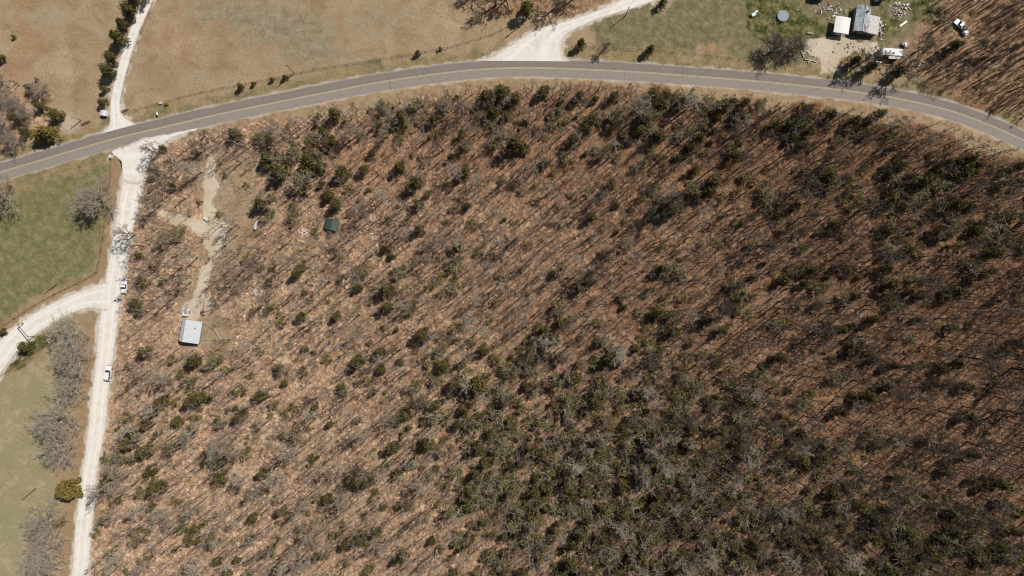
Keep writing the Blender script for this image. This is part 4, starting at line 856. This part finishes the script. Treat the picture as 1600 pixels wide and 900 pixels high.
# ------------------------------------------------------------------ yard things
tr = thing('trampoline', 'round grey blue trampoline on the green yard', 'trampoline', 1222, 26, 0)
q = MB(); q.tube([(0, 0, .86), (0, 0, .89)], 1.75, 32); q.build('mat', greyb, tr)
ring = [(1.95 * math.cos(2 * PI * k / 32), 1.95 * math.sin(2 * PI * k / 32), .9) for k in range(33)]; q = MB(); q.tube(ring, .09, 6); q.build('rim', lblue, tr)
for k in range(6):
    a = 2 * PI * k / 6; q = MB(); q.tube([(1.95 * math.cos(a), 1.95 * math.sin(a), .85), (2.0 * math.cos(a), 2.0 * math.sin(a), 0)], .035, 6); q.build('leg', chrome, tr)
for px, py, s, lab in ((1176.5, 24, 1.3, 'larger pale blue storage chest on the green yard'), (1181, 19, .9, 'smaller pale blue storage chest behind the larger one on the yard')):
    t = thing('storage_chest', lab, 'chest', px, py, .5); MB().box((0, 0, .35 * s), (1.1 * s, .8 * s, .7 * s)).build('body', lblue, t, .03); MB().box((0, 0, .74 * s), (1.16 * s, .86 * s, .08 * s)).build('lid', lblue, t, .02)
    MB().box((0, -.44 * s, .6 * s), (.2 * s, .05 * s, .08 * s)).build('latch', dark, t)
cu = MB(); a = Vector((*W(398.6, 358.5), .55)); bb = Vector((*W(402.8, 344.5), .55)); cen = (a + bb) / 2
pipe = thing('culvert_pipe', 'pale blue grey metal pipe lying in the clearing', 'pipe', 400.7, 351.5, 0); hz = gzf(cen.x, cen.y)
def hollow(r0, r1, A, B, n=20):
    q = MB(); d = (B - A).normalized(); e, f = frame(d); v = []
    for pnt, r in ((A, r0), (B, r0), (B, r1), (A, r1)):
        for k in range(n): v.append(pnt + (e * math.cos(2 * PI * k / n) + f * math.sin(2 * PI * k / n)) * r)
    return q.add(v, [(j * n + k, j * n + (k + 1) % n, ((j + 1) % 4) * n + (k + 1) % n, ((j + 1) % 4) * n + k) for j in range(4) for k in range(n)])
hollow(.5, .45, a - cen + Vector((0, 0, .5)), bb - cen + Vector((0, 0, .5))).build('barrel', galv, pipe)
for t_ in (.02, .33, .66, .98):
    c0 = a.lerp(bb, t_) - cen + Vector((0, 0, .5)); dd = (bb - a).normalized(); hollow(.54, .495, c0 - dd * .05, c0 + dd * .05).build('band', galv3, pipe)
rustm = paint('rusty_iron', (.2, .09, .055), .85, .1, .3, 2)
def sheet(label, px, py, rg, mat, s=1.0, group=None, z=0.0, name='scrap_panel', cat='scrap panel'):
    """a bent sheet of scrap with a raised edge lying on the ground"""
    x, y = W(px, py); q = MB(); w, l = rg.uniform(.5, 1.3) * s, rg.uniform(.7, 2.0) * s; n = 5; th = .05
    v = []; hh = rg.uniform(.1, .5) * s
    for zz in (0, th):
        for i in range(n + 1):
            for sy in (-.5, .5): v.append((l * (i / n - .5), w * sy * rg.uniform(.8, 1.05), zz + hh * math.sin(PI * i / n) * rg.uniform(.6, 1) + .04))
    f = []; m_ = 2 * (n + 1)
    for i in range(n):
        a_ = 2 * i; f += [(a_, a_ + 1, a_ + 3, a_ + 2), (m_ + a_, m_ + a_ + 2, m_ + a_ + 3, m_ + a_ + 1), (a_, a_ + 2, m_ + a_ + 2, m_ + a_), (a_ + 1, m_ + a_ + 1, m_ + a_ + 3, a_ + 3)]
    f += [(0, m_, m_ + 1, 1), (m_ - 2, m_ - 1, 2 * m_ - 1, 2 * m_ - 2)]
    o = q.add(v, f).build(name, mat); o.location = (x, y, gzf(x, y) + z); o.rotation_euler = (rg.gauss(0, .12), rg.gauss(0, .12), rg.random() * 6.28)
    return tag(o, label, cat, group)
rg = random.Random(9)
bluew = paint('bluish_white_scrap', (.6, .64, .7), .5, .3, .15, 2)
for cx, cy, rx, ry, n, mat, lab, grp in ((475, 364, 6, 6, 10, white, 'crumpled white scrap in the heap left of the green shelter', 'white scrap heap left of the green shelter'),
                                   (582, 369, 6, 5, 9, white, 'pale scrap in the heap right of the green shelter', 'pale scrap heap right of the green shelter'),
                                   (400, 456, 13, 5, 15, bluew, 'bluish white scrap scattered in the clearing above the cabin', 'bluish scrap scattered above the cabin'),
                                   (287, 493, 4, 8, 7, white, 'white scrap leaning by the upper corner of the cabin', 'white scrap beside the cabin'),
                                   (1405, 15, 15, 15, 80, galv3, 'pale scrap in the wide heap above the camper', 'scrap heap above the camper'),
                                   (1374, 48, 7, 16, 48, galv3, 'pale boards scattered along the right side of the rusty house', 'boards beside the rusty house'),
                                   (1300, 15, 30, 11, 56, galv3, 'pale junk strewn behind the white carport', 'junk behind the white carport'),
                                   (1268, 85, 9, 14, 10, white, 'white scrap strewn left of the dirt yard', 'scrap left of the dirt yard'),
                                   (1335, 74, 34, 8, 22, galv3, 'small junk lying at the lower side of the rusty house', 'junk below the rusty house'),
                                   (1445, 102, 16, 6, 9, white, 'pale boards lying between the camper and the right hand wood', 'boards right of the camper'),
                                   (1592, 186, 5, 4, 6, galv3, 'pale rubble by the roadside at the right edge', 'rubble at the road edge')):
    for k in range(n):
        px = cx + rg.gauss(0, .55) * rx; py = cy + rg.gauss(0, .55) * ry
        sheet(lab, px, py, rg, mat if rg.random() < .62 else rg.choice((wood_m, pale_wood, rustm, white) if mat is galv3 else (bluew, pale_wood, galv3)), rg.uniform(.25, .62), grp, .12 * (k % 3))
def plank(label, px, py, qx, qy, w=.3, mat=white, name='plank', cat='plank', t=.1, z=0.03):
    a = Vector(W(px, py)); b_ = Vector(W(qx, qy)); L = (b_ - a).length; c_ = (a + b_) / 2
    o = MB().box((0, 0, t / 2), (L, w, t)).build(name, mat, None, .02); o.location = (c_.x, c_.y, gzf(c_.x, c_.y) + z); o.rotation_euler[2] = math.atan2(b_.y - a.y, b_.x - a.x)
    return tag(o, label, cat)
plank('long white board on the grass between the house and the scrap heap', 1406, 41, 1417, 33, .7, white)
plank('thin pale board on the leaf litter right of the cabin', 352, 496.5, 366, 489, .22, pale_wood)
plank('pale board lying by the roadside under the camper', 1367, 96, 1380, 98, .4, white)
for k, (a_, b_, lab) in enumerate((((1257, 93), (1275, 97), 'thicker white log at the corner of the dirt yard'), ((1262, 98), (1268, 94), 'short white log against the thicker one at the dirt yard'), ((1251, 80), (1255, 90), 'pale log standing clear left of the dirt yard'), ((1261, 52), (1270, 54), 'short pale log above the dirt yard'), ((1244, 72), (1260, 64), 'long pale log under the bare tree left of the dirt yard'))):
    A = Vector((*W(*a_), .22)); B = Vector((*W(*b_), .25)); o = MB().tube([A, A.lerp(B, .5) + Vector((.1, .1, .03)), B], [.26, .23, .18], 8).build('log', pale_wood); tag(o, lab, 'log')
# small box on the track, bags by the pickup
t = thing('white_crate', 'small white crate on the pale track in the wood', 'crate', 323, 343, -.6); MB().box((0, 0, .3), (1.9, .75, .6)).build('body', white, t, .03); MB().box((0, 0, .63), (1.96, .8, .06)).build('lid', white, t, .02)
t = thing('white_crate', 'tiny white crate beside the yellow flowering shrub', 'crate', 252.5, 161.5, .3); MB().box((0, 0, .35), (1.1, .7, .7)).build('body', white, t, .03); MB().box((0, 0, .73), (1.16, .76, .06)).build('lid', white, t, .02)
t = thing('white_bucket', 'white bucket on the gravel just under the upper pickup truck', 'bucket', 187.5, 464, 0); MB().tube([(0, 0, 0), (0, 0, .45)], [.22, .28], 14).build('shell', white, t); MB().tube([(-.28, 0, .43), (-.2, .05, .6), (.2, .05, .6), (.28, 0, .43)], .015, 5).build('handle', dark, t)
for px, py, s, lab in ((186.6, 468, .42, 'largest dark stone on the gravel under the upper pickup truck'), (180.6, 469.5, .36, 'dark stone furthest left on the gravel under the upper pickup truck'), (184.3, 471, .3, 'lowest dark stone on the gravel under the upper pickup truck'), (189.5, 468.6, .24, 'smallest dark stone at the gravel edge under the upper pickup truck')):
    rg2 = random.Random(int(px * 10)); q = MB(); v = []; n = 9
    for j in range(5):
        for k in range(n): th = 2 * PI * k / n; ph_ = PI * (j + .5) / 5; rr = s * rg2.uniform(.85, 1.1); v.append((rr * math.sin(ph_) * math.cos(th), rr * math.sin(ph_) * math.sin(th), rr * .8 * math.cos(ph_) + s * .6))
    f = [(j * n + k, j * n + (k + 1) % n, (j + 1) * n + (k + 1) % n, (j + 1) * n + k) for j in range(4) for k in range(n)] + [tuple(range(n - 1, -1, -1)), tuple(range(4 * n, 5 * n))]
    o = q.add(v, f).build('stone', paint('dark_stone', (.09, .085, .08), .9)); x, y = W(px, py); o.location = (x, y, .08); tag(o, lab, 'stone')

# ------------------------------------------------------------------ poles, mailboxes, gates, fences
def upole(label, px, py, h=9.0, rz=0, transformer=False, arm=True):
    o = thing('utility_pole', label, 'utility pole', px, py, rz); MB().tube([(0, 0, -.1), (0, 0, h)], [.17, .12], 8).build('pole', pole_m, o)
    if arm:
        c_ = MB().box((0, 0, h - .5), (2.2, .12, .14)).build('crossarm', pole_m, o)
        for xx in (-1, -.45, 1): MB().tube([(xx, 0, h - .43), (xx, 0, h - .2)], [.06, .04], 6).build('insulator', white, c_)
    if transformer:
        MB().tube([(.38, 0, h - 1.9), (.38, 0, h - 1.0)], .26, 12).build('transformer', siding, o)
    return o
pole_m = paint('pole_wood', (.33, .28, .23), .85, .1, .2, 2)
upole('utility pole in the green pasture beside the curved driveway fence', 90, 443, 7.5, .4, arm=False)
upole('utility pole in the lower pasture beside the golden cedar', 58, 762, 8.6, .2, arm=False)
upole('utility pole in the dry field by the asphalt road', 460, 114.5, 9.5, .5)
upole('utility pole with a transformer left of the top gravel entrance', 812, 41, 8.5, .4, True)
upole('slim utility pole on the grass right of the top gravel entrance', 977, 25, 8.5, .4, arm=False)
upole('utility pole at the roadside left of the dirt yard', 1202, 90, 9.5, .4, True)
upole('short pole by the thicket near the upper driveway mouth', 127, 188, 6, .4, arm=False)
def mailbox(label, px, py, rz):
    o = thing('mailbox', label, 'mailbox', px, py, rz); MB().box((0, 0, .5), (.12, .12, 1.0)).build('post', wood_m, o)
    pr = [(-.18, 1.0), (.18, 1.0), (.18, 1.2)] + [(.18 * math.cos(a), 1.2 + .18 * math.sin(a)) for a in (.6, 1.2, 1.9, 2.5)] + [(-.18, 1.2)]
    bx = MB().prism(pr, -.35, .35).build('box', white, o); bx.scale = (1.6, 1.6, 1.0); MB().box((.2, 0, 1.3), (.02, .06, .2)).build('flag', red_m, o)
mailbox('white mailbox on the verge above the asphalt road', 248, 179, .25); mailbox('white mailbox at the pasture corner by the gravel road', 174.5, 245.5, .3)
t = thing('marker_post', 'short dark post on the pasture bank under the asphalt road', 'post', 125.5, 260, 0); MB().box((0, 0, .55), (.16, .16, 1.1)).build('shaft', brown_wood, t); MB().box((0, 0, 1.13), (.22, .22, .07)).build('cap', dark, t)
def fence(label, pts, step=4.0, h=1.3, wires=(.35, .8, 1.2), mat=brown_wood, wr=.02, pr=.075, rail=None):
    P_ = resample(np.array([W(*q) for q in pts]), 600); L = np.hypot(*np.diff(P_, axis=0).T).sum(); n = min(98, max(2, int(L / step) + 1)); Q = resample(P_, n)
    o = thing('wire_fence' if not rail else 'rail_fence', label, 'fence', *P(*Q[0]), z=0); bx, by = Q[0]
    for k, (x, y) in enumerate(Q):
        z = gzf(x, y); MB().tube([(x - bx, y - by, z - .1), (x - bx + R.gauss(0, .03), y - by + R.gauss(0, .03), z + h)], pr, 6).build('post', mat, o)
    for wz in wires:
        MB().tube([(x - bx, y - by, gzf(x, y) + wz) for x, y in Q], wr if not rail else .06, 4).build('wire' if not rail else 'rail', dark if not rail else mat, o)
fence('brown wire fence between the green pasture and the gravel road', [(175, 248), (173, 285), (165, 352), (157, 405), (152, 426)])
fence('wire fence above the curved gravel driveway', [(151, 427), (128, 440), (95, 455), (60, 474), (35, 490), (0, 513), (-20, 530)])
fence('wire fence below the curved gravel driveway', [(98, 521), (70, 541), (40, 562), (0, 589), (-20, 602)])
fence('wire fence between the dry field and the asphalt road', [(196, 178), (240, 165), (300, 148), (350, 138), (420, 125), (500, 108), (600, 93), (700, 75), (760, 58), (800, 40)])
fence('wire fence between the grass field and the asphalt road right of the gravel entrance', [(893, 74), (960, 76), (1040, 81), (1120, 89), (1190, 98)])
fence('wire fence along the right side of the upper driveway', [(190, 160), (197, 125), (208, 88), (222, 50), (236, 15), (245, -10)], 3.5, 1.1)
fence('pale rail fence around the corner right of the cabin', [(324, 505), (331, 512), (337, 514), (343, 524), (349, 535)], 1.8, 1.0, (.5, .95), pale_wood, rail=True)
fence('short pale rail fence close against the right wall of the cabin', [(328.5, 513), (326, 522), (323.5, 531)], 1.8, 1.0, (.5, .95), pale_wood, rail=True)
def gate(label, px, py, rz, L):
    o = thing('field_gate', label, 'gate', px, py, rz)
    for zz in (.3, .6, .9, 1.2): MB().tube([(0, 0, zz), (L, 0, zz)], .05, 6).build('rail', brown_wood, o)
    for xx in (0, L / 2, L): MB().tube([(xx, 0, .1), (xx, 0, 1.3)], .06, 6).build('upright', brown_wood, o)
gate('brown field gate standing open right of the upper driveway mouth', 191, 175, .35, 2.6); gate('brown field gate by the short pole near the upper driveway mouth', 129, 195.5, .4, 3.2)
ga = thing('ranch_gateway', 'timber gateway spanning the curved gravel driveway', 'gateway', 45, 515.5, 0)
A = Vector((*W(37, 505.5), 0)) - ga.location; B = Vector((*W(53.5, 525.5), 0)) - ga.location; A.z = B.z = 0
for q_, in ((A,), (B,)): MB().tube([q_, q_ + Vector((0, 0, 3.4))], [.16, .13], 8).build('post', wood_m, ga)
MB().tube([A + Vector((0, 0, 3.35)), B + Vector((0, 0, 3.35))], .13, 8).build('crossbeam', wood_m, ga)
for q_, o_ in ((A, B), (B, A)):
    d = (o_ - q_).normalized(); MB().tube([q_ + Vector((0, 0, 2.5)), q_ + d * .8 + Vector((0, 0, 3.3))], .07, 6).build('brace', wood_m, ga); MB().tube([q_ - d * .1, q_ - d * 1.2], .14, 8).build('foot_log', wood_m, ga)
